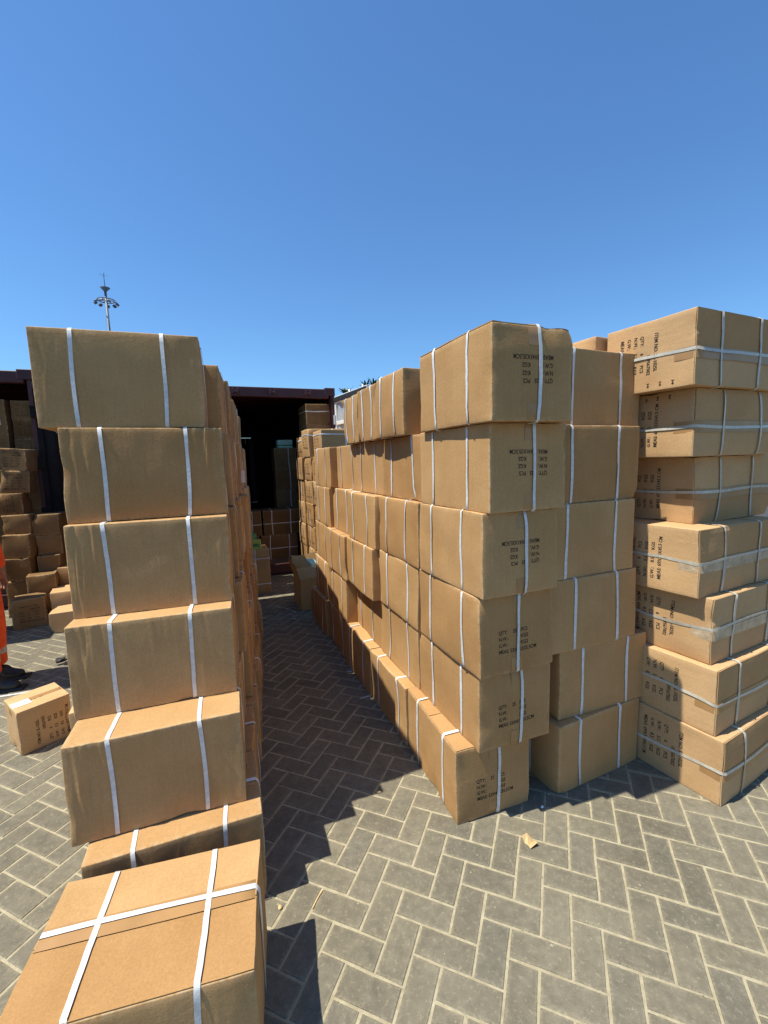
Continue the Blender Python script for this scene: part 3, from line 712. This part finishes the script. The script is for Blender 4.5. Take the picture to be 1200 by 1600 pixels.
def door_leaf(root, hinge_x, ang, side, inner, rods=True, ry=-1):
    """one leaf hinged at local (hinge_x, 0); ang turns it out of the opening; side +1 grows to +x when closed"""
    d = empty('door_leaf', (hinge_x, -0.02, 0), ang); d.parent = root
    w = 1.16 * side; lo, hi = min(0, w), max(0, w)
    v, f = corrug(lo + 0.06, hi - 0.06, 5, 0.025, 0.30, 2.64, -0.035); mesh_obj('door_panel', v, f, inner, d)
    m = MB(); m.bbox(lo, lo + 0.06, -0.055, 0.0, 0.19, 2.74, 0.004); m.bbox(hi - 0.06, hi, -0.055, 0.0, 0.19, 2.74, 0.004)
    m.bbox(lo + 0.061, hi - 0.061, -0.055, 0.0, 2.64, 2.74, 0.004); m.bbox(lo + 0.061, hi - 0.061, -0.055, 0.0, 0.19, 0.30, 0.004)
    m.build('door_frame', M['white_steel'] if inner is M['grey_steel'] else inner, d)
    for z0, z1 in ((2.655, 2.725), (0.2, 0.28)): MB().bbox(lo + 0.004, hi - 0.004, 0.001, 0.018, z0, z1, 0.004).build('gasket', M['gasket'], d)
    if inner is M['grey_steel']:
        for z0 in (2.30, 1.72, 1.14, 0.60): MB().bbox(lo + 0.065, hi - 0.065, -0.030, 0.004, z0, z0 + 0.055, 0.004).build('stiffener', M['white_steel'], d)
    for k in range(4): MB().bbox(-0.05, 0.05, -0.02, 0.02, 0.45 + k * 0.62, 0.60 + k * 0.62, 0.006).build('hinge', inner, d)
    if rods:
        for fx in (0.34, 0.74):
            x = w * fx; yy = -0.095 if ry < 0 else 0.055; r = MB().tube([(x, yy, 0.12), (x, yy, 2.80)], 0.018, 8).build('lock_rod', M['zinc'], d, True)
            for zz in (0.35, 1.2, 1.9, 2.6): MB().bbox(x - 0.04, x + 0.04, yy - 0.023, yy + 0.039, zz, zz + 0.07, 0.004).build('rod_bracket', M['zinc'], r)
            MB().bbox(x - 0.01, x + 0.36 * side, yy + ry * 0.025 - 0.0125, yy + ry * 0.025 + 0.0125, 1.08, 1.13, 0.004).build('handle', M['zinc'], r)
    return d
cr_ = container(0.0, 'maroon shipping container straight ahead, open and mostly empty, one pale door swung out')
door_leaf(cr_, -0.02, math.radians(96), -1, M['grey_steel'])
door_leaf(cr_, -2.42, math.radians(-130), 1, M['red_steel'])
cl_ = container(3.87, 'maroon shipping container at the left edge, packed with cartons behind a loose pile')
cl_.scale.z = 1.033
door_leaf(cl_, -0.02, math.radians(197), -1, M['shaded_steel'], True, 1)

# cartons in and before the containers: t0, t1, z0, z1, o (front plane), depth
def crate(t0, t1, z0, z1, o, dp, label, group, seed, straps=(), prints=(), tilt=0.0, stickers=(), mat='kraft', **k):
    yaw = TH + tilt; x, y = cw((t0 + t1) / 2, o - dp / 2)
    return carton(x, y, z0, yaw, (t1 - t0 - 0.006, dp, z1 - z0 - 0.001), label, group, seed=seed, mat=mat, straps=straps, prints=prints, stickers=stickers, sw=0.013, step=0.07, **k)
GC = 'cartons in and before the open containers'
cross = [(0, -0.15), (0, 0.15), (2, -0.01)]
crate(0.63, 1.22, 0.16, 0.565, -0.40, 0.42, 'cross-strapped carton on the container sill, right one of the lower pair', GC, 801, cross, mat='kraft_shaded')
crate(1.24, 1.83, 0.16, 0.565, -0.42, 0.42, 'cross-strapped carton on the container sill, left one of the lower pair', GC, 802, cross, mat='kraft_shaded')
crate(0.57, 1.17, 0.565, 0.975, -0.42, 0.42, 'upper right cross-strapped carton resting on the pair in the container mouth', GC, 803, cross, mat='kraft_shaded')
crate(1.19, 1.79, 0.565, 0.975, -0.43, 0.42, 'upper left cross-strapped carton resting on the pair in the container mouth', GC, 804, cross, mat='kraft_shaded')
for k in range(5): crate(0.46, 0.85, 0.16 + 0.368 * k, 0.16 + 0.368 * (k + 1), -1.0, 0.38, f'{ORD[k]} of five dim cartons stacked deep inside the open container, thin strap', GC, 810 + k, [(0, 0.06)], mat='kraft_shaded')
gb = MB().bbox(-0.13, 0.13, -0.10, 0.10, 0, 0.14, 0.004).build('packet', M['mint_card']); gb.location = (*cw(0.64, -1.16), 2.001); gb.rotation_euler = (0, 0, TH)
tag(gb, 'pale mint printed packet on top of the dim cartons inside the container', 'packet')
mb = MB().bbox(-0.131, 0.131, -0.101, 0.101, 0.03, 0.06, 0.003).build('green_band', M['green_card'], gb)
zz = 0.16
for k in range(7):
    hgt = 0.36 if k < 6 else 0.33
    crate(0.065, 0.445, zz, zz + hgt, -0.14, 0.60, f'{ORD[k] if k < 5 else ("sixth" if k == 5 else "topmost")} carton of the stack against the right side of the open container', GC, 820 + k, [(2, 0.05)], mat='kraft_shaded'); zz += hgt
sd = crate(1.26, 1.68, 0.0, 0.598, 0.90, 0.40, 'upright carton before the container, thin straps crossing, green packets on top', GC, 830, [(0, 0.02), (2, 0.17), (2, -0.16)])
def packet(t, o, z, w, d, h, m, label, rz=0.0, m2=None):
    p = MB().bbox(-w / 2, w / 2, -d / 2, d / 2, 0, h, 0.003).build('packet', M[m]); p.location = (*cw(t, o), z); p.rotation_euler = (0, 0, TH + rz)
    tag(p, label, 'packet', 'small printed packets on the cartons')
    lb = MB().bbox(-w * .38, w * .38, -d / 2 - 0.002, -d / 2 + 0.004, h * .3, h * .62, 0.001).build('paper_label', M[m2 or 'paper'], p); return p
packet(1.53, 0.70, 0.598, 0.24, 0.14, 0.20, 'green_card', 'dark green packet at the back of the upright carton', 0.2, 'lime_card')
packet(1.42, 0.84, 0.598, 0.13, 0.06, 0.13, 'lime_card', 'yellow-green packet on the near edge of the upright carton', -0.15, 'green_card')
for k in range(6):
    for q, nm in ((0, 'nearer'), (1, 'farther')):
        crate(1.83, 2.40, 0.37 * k, 0.37 * (k + 1), 1.0 - 0.49 * q, 0.47, f'{ORD[k]} carton of the {nm} shaded stack between the left row and the open container', GC, 835 + k + 50 * q, [(0, -.15), (0, .15)])
# pile before the left container
GP = 'loose pile of cartons before the left container'
pb = [('-y', BL_B, 0, (0, 0), 0.9)]
def pile(t0, t1, z0, z1, o, label, seed, prints=(), tilt=0.0, dp=0.30, mat='kraft_shaded', lean=0.0, **k):
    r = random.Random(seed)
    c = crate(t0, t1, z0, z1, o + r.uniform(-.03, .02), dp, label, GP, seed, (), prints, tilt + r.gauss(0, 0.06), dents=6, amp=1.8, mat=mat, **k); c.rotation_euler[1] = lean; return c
pile(3.96, 4.24, 0.0, 0.43, 0.50, 'unprinted carton on the ground under the six-high pile at the left container', 840)
pile(3.97, 4.22, 0.43, 0.71, 0.50, 'second carton up in the six-high pile at the left container, beside the worker', 841)
pile(3.95, 4.22, 0.71, 0.985, 0.46, 'third carton up in the pile at the left container, pale shiny tab on its edge', 842)
pile(3.95, 4.23, 0.985, 1.215, 0.38, 'fourth carton up in the six-high pile at the left container, flat and plain', 843)
pile(4.02, 4.30, 1.215, 1.47, 0.34, 'fifth carton up in the six-high pile at the left container, square printed grid', 844, [('-y', BL_B, 90, (-0.03, 0), 0.85)])
pile(3.96, 4.25, 1.47, 1.735, 0.30, 'sixth carton up in the pile at the left container, tilted with faint print', 845, pb, 0.10, lean=0.035)
pile(3.93, 4.21, 1.735, 2.00, 0.28, 'topmost tilted carton of the pile at the left container, lettering and pale corner', 846, pb, -0.12, lean=0.07)
pile(3.69, 3.95, 0.0, 0.26, 0.38, 'carton on the ground in the short pile right of the six-high one', 850)
pile(3.69, 3.95, 0.26, 0.49, 0.38, 'second carton up in the short pile right of the six-high one', 851)
pile(3.69, 3.95, 0.49, 0.70, 0.38, 'third carton up in the short pile right of the six-high one', 852)
pile(3.69, 3.955, 0.70, 0.945, 0.36, 'fourth carton up in the short pile right of the six-high one', 853)
pile(3.67, 3.95, 0.945, 1.20, 0.35, 'topmost carton of the short pile right of the six-high one, paler right half', 854)
pile(3.71, 3.99, 0.0, 0.29, 0.67, 'carton on the ground half hidden behind the printed one near the worker', 855, dp=0.26)
pile(3.72, 3.99, 0.29, 0.52, 0.67, 'carton lying on another behind the printed one near the worker', 856, dp=0.26, tilt=0.06)
pile(3.76, 4.06, 0.0, 0.33, 0.97, 'shaded printed carton on the ground in front of the loose pile', 857, [('-y', BL_B, 0, (0.02, 0.0), 0.9)], 0.25, dp=0.27)
pile(3.36, 3.74, 0.0, 0.34, 0.86, 'sunlit plain carton on the ground right of the loose pile', 858, dp=0.34, tilt=0.12, mat='kraft_pale')
pile(3.34, 3.72, 0.0, 0.28, 0.45, 'lower carton of the sunlit pair behind the plain one', 859, dp=0.30, mat='kraft_pale')
pile(3.36, 3.73, 0.28, 0.54, 0.46, 'upper carton of the sunlit pair behind the plain one', 860, dp=0.30, mat='kraft_pale', tilt=-0.05)
pile(3.30, 3.62, 0.0, 0.22, 1.30, 'low carton on the ground tucked left of the left-hand tower row', 861, dp=0.30, tilt=0.1, mat='kraft_pale')
zz = 0.16
for k, hgt in enumerate((0.36, 0.36, 0.36, 0.36, 0.36, 0.19, 0.235, 0.25)):
    crate(3.965, 4.235, zz, zz + hgt, -0.30, 0.32, f'{NTH[k]} carton up in the stack just inside the right post of the left container', GP, 870 + k, prints=[('-y', BL_B, 0, (0, 0), 0.75)] if k >= 5 else (), mat='kraft_shaded'); zz += hgt
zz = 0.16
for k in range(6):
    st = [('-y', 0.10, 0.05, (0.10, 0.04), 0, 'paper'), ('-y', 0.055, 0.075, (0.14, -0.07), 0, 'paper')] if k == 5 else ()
    crate(4.25, 4.72, zz, zz + 0.412, -0.20, 0.40, f'{ORD[k]} carton of the deeper stack inside the left container' + (', two white labels' if k == 5 else ''), GP, 885 + k, stickers=st, mat='kraft_shaded'); zz += 0.412
# a stack standing past the left edge of the view; its shadow lies on the paving before the pile
for k in range(5):
    carton(-4.72 + 0.01 * k, 4.22, 0.37 * k, 0.40, (0.60, 0.62, 0.369), f'{ORD[k]} carton of the stack left of the worker, casting a shadow on the paving', 'stack of cartons left of the worker', seed=900 + k, straps=[(0, -.15), (0, .15)], step=0.08)
# small cartons on the paving left of the tower
sx, sy = corner(-2.247, 2.448, 0.932, (0.275, 0.27))
carton(sx, sy, 0, 0.932, (0.275, 0.27, 0.28), 'small sunlit carton on the paving near the worker, white label and brown tape on top', 'small loose cartons left of the tower', seed=910, mat='kraft_pale',
       tapes=[(1, 0.0, 0.045, (2,), 3, 'tape')], prints=[('-y', BL_B, 90, (0.035, -0.015), 0.86), ('+z', BL_A, 180, (-0.02, 0.0), 0.42)], stickers=[('+z', 0.095, 0.075, (-0.085, -0.02), 0, 'paper')], dents=4, step=0.03, crease=0.5)
sx, sy = corner(-1.93, 2.44, 0.36, (0.34, 0.30))
carton(sx, sy, 0, 0.36, (0.34, 0.30, 0.275), 'small carton wedged between the labelled one and the left-hand tower', 'small loose cartons left of the tower', seed=911, mat='kraft_pale', dents=5, amp=1.5, crease=0.6)

# ------------------------------------------------------------------ the worker at the left edge
def skin_body(name, pts, edges, rads, mat, parent=None, sub=2, root=0):
    me = bpy.data.meshes.new(name); me.from_pydata([tuple(p) for p in pts], edges, []); me.update()
    o = link(name, me); o.modifiers.new('skin', 'SKIN'); me.materials.append(mat)
    sv = me.skin_vertices[0].data
    for i, r in enumerate(rads): sv[i].radius = r if isinstance(r, tuple) else (r, r)
    sv[root].use_root = True
    o.modifiers.new('sub', 'SUBSURF').levels = sub; o.modifiers['sub'].render_levels = sub
    dg = bpy.context.evaluated_depsgraph_get(); dg.update()
    nm = bpy.data.meshes.new_from_object(o.evaluated_get(dg)); o.modifiers.clear(); o.data = nm
    nm.polygons.foreach_set('use_smooth', [True] * len(nm.polygons))
    bpy.data.meshes.remove(me)
    if parent: o.parent = parent
    return o
def worker(x, y, rz):
    """local +x is the way the person faces"""
    root = empty('person', (x, y, 0), rz); tag(root, 'person in orange hi-vis work clothes and black boots, facing the cartons at the left edge', 'person')
    # body: head, neck, hands and the trunk under the clothes, one surface
    P = [(0, 0, 0.95), (-0.01, 0, 1.15), (-0.03, 0, 1.40), (-0.02, 0, 1.51), (0.015, 0, 1.60), (0.03, 0, 1.70),
         (-0.03, 0.19, 1.42), (-0.02, 0.25, 1.14), (0.03, 0.26, 0.92), (0.04, 0.26, 0.86), (-0.03, -0.19, 1.42), (-0.02, -0.25, 1.14), (0.03, -0.26, 0.92), (0.04, -0.26, 0.86),
         (0.0, 0.10, 0.90), (0.03, 0.11, 0.50), (0.0, 0.11, 0.10), (0.0, -0.10, 0.90), (0.07, -0.11, 0.50), (0.08, -0.11, 0.10)]
    E_ = [(0, 1), (1, 2), (2, 3), (3, 4), (4, 5), (2, 6), (6, 7), (7, 8), (8, 9), (2, 10), (10, 11), (11, 12), (12, 13), (0, 14), (14, 15), (15, 16), (0, 17), (17, 18), (18, 19)]
    Rd = [(.13, .10), (.13, .10), (.14, .10), .055, .095, .085, .055, .045, .032, .028, .055, .045, .032, .028, .075, .055, .04, .075, .055, .04]
    # five bent fingers on each hand
    for sgn, b in ((1, 9), (-1, 13)):
        w = P[b]
        for k, (ln, ox) in enumerate(((0.075, 0.030), (0.085, 0.010), (0.080, -0.010), (0.062, -0.028))):
            i = len(P); P += [(w[0] + ox, w[1], w[2] - 0.045), (w[0] + ox + .006, w[1] - sgn * .008, w[2] - 0.045 - ln * .6), (w[0] + ox + .010, w[1] - sgn * .028, w[2] - 0.045 - ln * .9)]
            E_ += [(b, i), (i, i + 1), (i + 1, i + 2)]; Rd += [.010, .0085, .0075]
        i = len(P); P += [(w[0] + 0.035, w[1] - sgn * .02, w[2] - .02), (w[0] + 0.048, w[1] - sgn * .035, w[2] - .055)]; E_ += [(b, i), (i, i + 1)]; Rd += [.011, .009]
    skin_body('body', P, E_, Rd, M['skin'], root, 2)
    # face: nose, brow, ears on the head
    f = MB()
    nose = [(0.118, 0, 1.655), (0.112, 0.014, 1.615), (0.138, 0, 1.615), (0.112, -0.014, 1.615), (0.110, 0, 1.605)]
    f.add(nose, [(0, 1, 2), (0, 2, 3), (1, 4, 2), (2, 4, 3)]); f.build('nose', M['skin'], root, True)
    for s_ in (1, -1):
        MB().tube([(0.104, s_ * .034, 1.648), (0.113, s_ * .034, 1.648)], [.011, .006], 8).build('eye', M['hair'], root)
        MB().tube([(0.01, s_ * .093, 1.61), (0.012, s_ * .108, 1.635), (0.01, s_ * .093, 1.665)], [.008, .016, .008], 6).build('ear', M['skin'], root, True)
    MB().tube([(0.108, -.024, 1.582), (0.115, 0, 1.580), (0.108, .024, 1.582)], [.004, .006, .004], 6).build('mouth', M['skin'], root)
    skin_body('hair', [(-0.02, 0, 1.63), (-0.01, 0, 1.70), (0.035, 0, 1.735)], [(0, 1), (1, 2)], [(.095, .095), (.10, .10), (.07, .075)], M['hair'], root, 2)
    # jacket: trunk with a flared hem, sleeves to the wrist
    P = [(0.0, 0, 0.88), (0.0, 0, 1.02), (-0.01, 0, 1.20), (-0.03, 0, 1.38), (-0.03, 0, 1.47), (-0.03, 0.20, 1.43), (-0.02, 0.26, 1.14), (0.03, 0.265, 0.90), (-0.03, -0.20, 1.43), (-0.02, -0.26, 1.14), (0.03, -0.265, 0.90)]
    E_ = [(0, 1), (1, 2), (2, 3), (3, 4), (3, 5), (5, 6), (6, 7), (3, 8), (8, 9), (9, 10)]
    j = skin_body('jacket', P, E_, [(.185, .165), (.175, .150), (.165, .14), (.165, .13), (.085, .085), .085, .075, .055, .085, .075, .055], M['orange'], root, 2)
    P = [(0.0, 0, 0.97), (0.0, 0.095, 0.86), (0.025, 0.11, 0.50), (0.0, 0.11, 0.20), (0.005, 0.11, 0.115), (0.0, -0.095, 0.86), (0.07, -0.11, 0.50), (0.075, -0.11, 0.20), (0.085, -0.11, 0.115)]
    skin_body('trousers', P, [(0, 1), (1, 2), (2, 3), (3, 4), (0, 5), (5, 6), (6, 7), (7, 8)], [(.15, .14), .105, .085, .080, .092, .105, .085, .080, .092], M['orange'], root, 2)
    def band(c, rx, ry, h):
        n = 20; m = MB(); v = []; fc = []
        for z in (0, h):
            for k in range(n): a = 2 * math.pi * k / n; v.append((c[0] + rx * math.cos(a), c[1] + ry * math.sin(a), c[2] + z))
        for k in range(n): fc.append((k, (k + 1) % n, n + (k + 1) % n, n + k))
        m.add(v, fc).build('reflective_band', M['reflect'], root, True)
    band((0.003, 0.11, 0.235), .079, .079, 0.05); band((0.074, -0.11, 0.235), .079, .079, 0.05); band((0.0, 0, 1.11), .170, .150, 0.05)
    for lx, ly in ((0.005, 0.11), (0.085, -0.11)):
        b = skin_body('boot', [(lx - .055, ly, .052), (lx + .02, ly, .055), (lx + .13, ly, .042), (lx + .195, ly, .034), (lx, ly, .13)], [(0, 1), (1, 2), (2, 3), (1, 4)], [(.045, .050), (.050, .050), (.046, .041), (.036, .032), .058], M['shoe'], root, 2, 1)
        MB().bbox(lx - .105, lx + .225, ly - .048, ly + .048, 0.0, 0.022, 0.008).build('sole', M['gasket'], b)
    return root
worker(-3.24, 3.33, 0.22)

# ------------------------------------------------------------------ floodlight mast, far behind
def mast(x, y):
    root = empty('floodlight_mast', (x, y, 0), 0.4); tag(root, 'tall dark floodlight mast with a lightning rod on its ring of lamps', 'light mast')
    MB().tube([(0, 0, 0), (0, 0, 12), (0, 0, 22.6)], [0.30, 0.20, 0.13], 12).build('pole', M['mast_steel'], root, True)
    ring = MB(); n = 20
    ring.tube([(0.95 * math.cos(2 * math.pi * k / n), 0.95 * math.sin(2 * math.pi * k / n), 21.95) for k in range(n + 1)], 0.06, 6, False)
    for k in range(6): a = k * math.pi / 3; ring.tube([(0.15 * math.cos(a), 0.15 * math.sin(a), 21.95), (0.95 * math.cos(a), 0.95 * math.sin(a), 21.95)], 0.04, 5)
    ring.build('lamp_ring', M['mast_steel'], root)
    for k in range(9):
        a = 2 * math.pi * k / 9 + 0.2; h = empty('floodlight', (1.15 * math.cos(a), 1.15 * math.sin(a), 21.65), a); h.parent = root
        m = MB().bbox(-0.19, 0.19, -0.19, 0.19, -0.10, 0.10, 0.03); b = m.build('housing', M['mast_steel'], h); b.rotation_euler = (0, 0.65, 0)
        MB().bbox(0.191, 0.20, -0.16, 0.16, -0.08, 0.08, 0.004).build('lens', M['zinc'], b)
    MB().tube([(0, 0, 22.6), (0, 0, 23.0), (0, 0, 23.4), (0, 0, 23.46)], [0.12, 0.16, 0.55, 0.4], 14).build('hood', M['mast_steel'], root, True)
    MB().tube([(0, 0, 23.56), (0, 0, 25.1)], [0.05, 0.025], 6).build('lightning_rod', M['mast_steel'], root)
    c = MB()
    for k in range(4): a = k * math.pi / 2 + .3; c.tube([(0, 0, 24.7), (0.45 * math.cos(a), 0.45 * math.sin(a), 24.9)], 0.02, 5)
    c.build('rod_spikes', M['mast_steel'], root)
mast(-32.75, 55.0)

# ------------------------------------------------------------------ palm-like tree behind the container door
def tree(x, y, heads, label, seed):
    r = random.Random(seed); root = empty('palm_tree', (x, y, 0)); tag(root, label, 'tree')
    hx = heads[0]
    trunk = MB()
    for (dx, dy, z) in heads: trunk.tube([(0, 0, 0), (dx * .3, dy * .3, z * .5), (dx, dy, z)], [0.10, 0.075, 0.05], 7)
    trunk.build('trunk', M['bark'], root, True)
    for (dx, dy, z) in heads:
        c = MB()
        for k in range(44):
            az = r.uniform(0, 6.283); el = r.uniform(-0.5, 1.25); ln = r.uniform(0.20, 0.40); w = r.uniform(0.016, 0.030)
            d = Vector((math.cos(az) * math.cos(el), math.sin(az) * math.cos(el), math.sin(el))); s_ = Vector((-math.sin(az), math.cos(az), 0)); p = Vector((dx, dy, z)); v = []
            for j in range(5):
                t = j / 4; q = p + d * ln * t + Vector((0, 0, -0.16 * ln * t * t * 1.6)); ww = w * math.sin(math.pi * (0.12 + 0.88 * t)) + 0.002
                v += [q - s_ * ww, q + Vector((0, 0, -0.006)), q + s_ * ww]
            c.add(v, [(3 * j, 3 * j + 1, 3 * j + 4, 3 * j + 3) for j in range(4)] + [(3 * j + 1, 3 * j + 2, 3 * j + 5, 3 * j + 4) for j in range(4)])
        c.build('crown', M['leaf'], root)
tree(-0.30, 11.0, [(-0.05, 0.1, 3.50), (0.14, 0.0, 3.55), (0.30, 0.1, 3.42), (0.47, 0.2, 3.34), (0.10, 0.35, 3.20)], 'dark spiky-leaved palm behind the open container door', 3)
tree(-0.95, 12.2, [(0.0, 0.0, 3.55), (0.25, 0.1, 3.25)], 'dark spiky tuft of a smaller palm beside the container roof corner', 5)

# ------------------------------------------------------------------ scraps on the paving
def ribbon(name, pts, w, mat, label, cat, group, th=0.0009, twist=0.0):
    V = []; F_ = []; pts = [Vector(p) for p in pts]; n = len(pts)
    for i, p in enumerate(pts):
        t = (pts[min(i + 1, n - 1)] - pts[max(i - 1, 0)]).normalized(); s_ = t.cross(Vector((0, 0, 1))).normalized() * w / 2
        a = twist * math.sin(i * 0.9); s_ = Vector((s_.x * math.cos(a), s_.y * math.cos(a), (w / 2) * abs(math.sin(a))))
        q = p + Vector((0, 0, abs(s_.z)))
        V += [q - s_, q + s_, q + s_ + Vector((0, 0, th)), q - s_ + Vector((0, 0, th))]
    for i in range(n - 1):
        for k in range(4): F_.append((i * 4 + k, i * 4 + (k + 1) % 4, i * 4 + 4 + (k + 1) % 4, i * 4 + 4 + k))
    F_ += [(0, 1, 2, 3), (4 * n - 1, 4 * n - 2, 4 * n - 3, 4 * n - 4)]
    o = mesh_obj(name, V, F_, M[mat]); tag(o, label, cat, group); return o
def arc(p0, p1, bulge, n=14, lift=0.0):
    p0, p1 = Vector((*p0, 0.002)), Vector((*p1, 0.002)); d = p1 - p0; nrm = Vector((-d.y, d.x, 0))
    return [p0 + d * (i / n) + nrm * bulge * math.sin(math.pi * i / n) + Vector((0, 0, lift * math.sin(math.pi * i / n))) for i in range(n + 1)]
GS = 'cut strapping lying on the paving'
ribbon('strap_scrap', arc((-1.60, 4.95), (-1.02, 4.66), -0.22, lift=0.01), 0.013, 'strap', 'long curved loop of cut white strap in the far shade between the rows', 'strap', GS, twist=0.5)
ribbon('strap_scrap', arc((-1.56, 5.06), (-1.06, 4.86), 0.10, lift=0.02), 0.013, 'strap', 'straighter piece of cut white strap behind the curved loop', 'strap', GS, twist=0.4)
ribbon('strap_scrap', arc((-0.335, 3.39), (-0.13, 3.46), 0.03), 0.013, 'strap', 'short white strap end sticking out under the lit wall, farther of two', 'strap', GS)
ribbon('strap_scrap', arc((-0.215, 2.985), (0.02, 3.05), 0.03), 0.013, 'strap', 'short white strap end sticking out under the lit wall, nearer of two', 'strap', GS)
ribbon('strap_scrap', arc((-3.05, 3.155), (-2.74, 3.285), -0.05), 0.022, 'strap', 'white strap lying before the boots of the worker', 'strap', GS)
def crumple(name, x, y, r, mat, label, cat, seed, z=0.0, flat=0.5, group=None):
    rs = random.Random(seed); bm = bmesh.new(); bmesh.ops.create_icosphere(bm, subdivisions=2, radius=1.0)
    for v in bm.verts:
        k = rs.uniform(0.55, 1.1); v.co = Vector((v.co.x * r * k, v.co.y * r * 0.75 * k, (v.co.z + 0.9) * r * flat * k))
    lo = min(v.co.z for v in bm.verts)
    for v in bm.verts: v.co.z -= lo
    me = bpy.data.meshes.new(name); bm.to_mesh(me); bm.free(); me.materials.append(M[mat]); o = link(name, me); o.location = (x, y, z); o.rotation_euler = (0, 0, rs.uniform(0, 6)); tag(o, label, cat, group); return o
def folded_leaf(x, y):
    v = [(0, 0, 0.002), (0.055, 0.012, 0.022), (0.030, 0.045, 0.004), (-0.008, 0.055, 0.030), (-0.040, 0.030, 0.026), (-0.022, 0.010, 0.003), (0.012, -0.022, 0.005)]
    f = [(0, 6, 1), (0, 1, 2), (0, 2, 3), (0, 3, 5), (3, 4, 5)]
    v = [(a * .72, b * .72, c * .9) for a, b, c in v]
    v2 = [(a, b, c + 0.0012) for a, b, c in v]
    o = mesh_obj('dry_leaf', v + v2, [tuple(reversed(q)) for q in f] + [tuple(i + 7 for i in q) for q in f], M['dead_leaf']); o.location = (x, y, 0); o.rotation_euler = (0, 0, -0.3); tag(o, 'curled dry tan leaf on the sunlit paving in front of the wall', 'leaf')
folded_leaf(0.597, 1.735)
crumple('paper_scrap', -0.452, 1.497, 0.012, 'dead_leaf', 'crumpled pale tan scrap in the sunny gap by the left-hand tower', 'paper scrap', 11, flat=0.4)
crumple('paper_scrap', -0.072, 2.075, 0.011, 'dead_leaf', 'small crumpled scrap at the notch of the tower shadow', 'paper scrap', 12, flat=0.4)
crumple('plastic_scrap', 0.735, 1.945, 0.010, 'paper', 'small twist of clear plastic by the bottom printed carton', 'plastic scrap', 13, flat=0.5)
crumple('wrapper', -1.162, 3.717, 0.040, 'green_card', 'small crushed green wrapper on the shaded paving between the rows', 'wrapper', 14, flat=0.25)
crumple('rag', -2.985, 3.77, 0.055, 'gasket', 'small black rag on the sunny paving near the left-hand tower', 'rag', 15, flat=0.3)
ribbon('straw', arc((-0.325, 1.49), (-0.295, 1.565), 0.03, 5), 0.004, 'dead_leaf', 'thin pale straw on the paving beside the tower shadow', 'straw', None)
def crumbs():
    rs = random.Random(77); V = []; F_ = []
    for i in range(1700):
        x = rs.uniform(-2.6, 1.9); y = 0.5 + 4.6 * rs.random() ** 1.6
        s_ = min(0.009, rs.expovariate(1 / 0.0017) + 0.0008); a = rs.uniform(0, 6.28); b = len(V); el = rs.uniform(0.4, 1.0)
        for k in range(4): V.append((x + s_ * math.cos(a + k * 1.571) * (1 if k % 2 else el), y + s_ * math.sin(a + k * 1.571) * (1 if k % 2 else el), 0.0006))
        V.append((x, y, 0.0012 + s_ * 0.45)); F_ += [(b, b + 1, b + 4), (b + 1, b + 2, b + 4), (b + 2, b + 3, b + 4), (b + 3, b, b + 4)]
    o = mesh_obj('gravel_crumbs', V, F_, M['sand']); o['kind'] = 'stuff'; o['label'] = 'sand grains and mortar crumbs scattered on the paving'
crumbs()

# ------------------------------------------------------------------ pavers: the 300 that show largest as parts, the rest joined
bpy.context.view_layer.update()
dg = bpy.context.evaluated_depsgraph_get()
inv = cam.matrix_world.inverted(); cloc = cam.matrix_world.translation
score = []
for i, p in enumerate(pavers):
    c = inv @ Vector((p[0], p[1], 0.0)); 
    if c.z > -0.2: continue
    u, v = c.x / -c.z * F_PX, c.y / -c.z * F_PX
    if abs(u) > 640 or abs(v) > 850: continue
    vis = 0
    for dx, dy in ((0, 0), (0.07, 0.0), (-0.07, 0.0), (0, 0.06), (0, -0.06)):
        tgt = Vector((p[0] + dx, p[1] + dy, 0.004)); d = tgt - cloc; L_ = d.length
        hit, loc, *_ = SC.ray_cast(dg, cloc, d.normalized(), distance=L_ - 0.006)
        vis += 0 if hit else 1
    if vis: score.append((vis / 5 * 0.0187 * F_PX ** 2 * cloc.z / (-c.z) ** 3, i))
score.sort(reverse=True); solo = {i for _, i in score[:300]}
PM = []
for v, f in PSH:
    me = bpy.data.meshes.new('paver'); me.from_pydata(v, [], f); me.update(); me.materials.append(M['paver']); PM.append(me)
    me.attributes.new('rim', 'FLOAT', 'POINT').data.foreach_set('value', RIM)
RV = []; RF = []; nb = 0
for i, (x, y, rot, sh, z, tx, ty) in enumerate(pavers):
    if i in solo:
        o = bpy.data.objects.new('paver', PM[sh]); COL.objects.link(o); o.parent = pavement; o.location = (x, y, z); o.rotation_euler = (tx, ty, rot)
    else:
        v = np.array(PSH[sh][0]); c, s_ = math.cos(rot), math.sin(rot); w = np.empty_like(v)
        w[:, 0] = x + c * v[:, 0] - s_ * v[:, 1]; w[:, 1] = y + s_ * v[:, 0] + c * v[:, 1]; w[:, 2] = v[:, 2] + z + tx * v[:, 1] + ty * v[:, 0]
        RV.append(w); RF += [tuple(k + nb for k in q) for q in PSH[sh][1]]; nb += len(v)
o = mesh_obj('paver', np.concatenate(RV), RF, M['paver'], pavement); o['kind'] = 'stuff'
o.data.attributes.new('rim', 'FLOAT', 'POINT').data.foreach_set('value', RIM * len(RV))
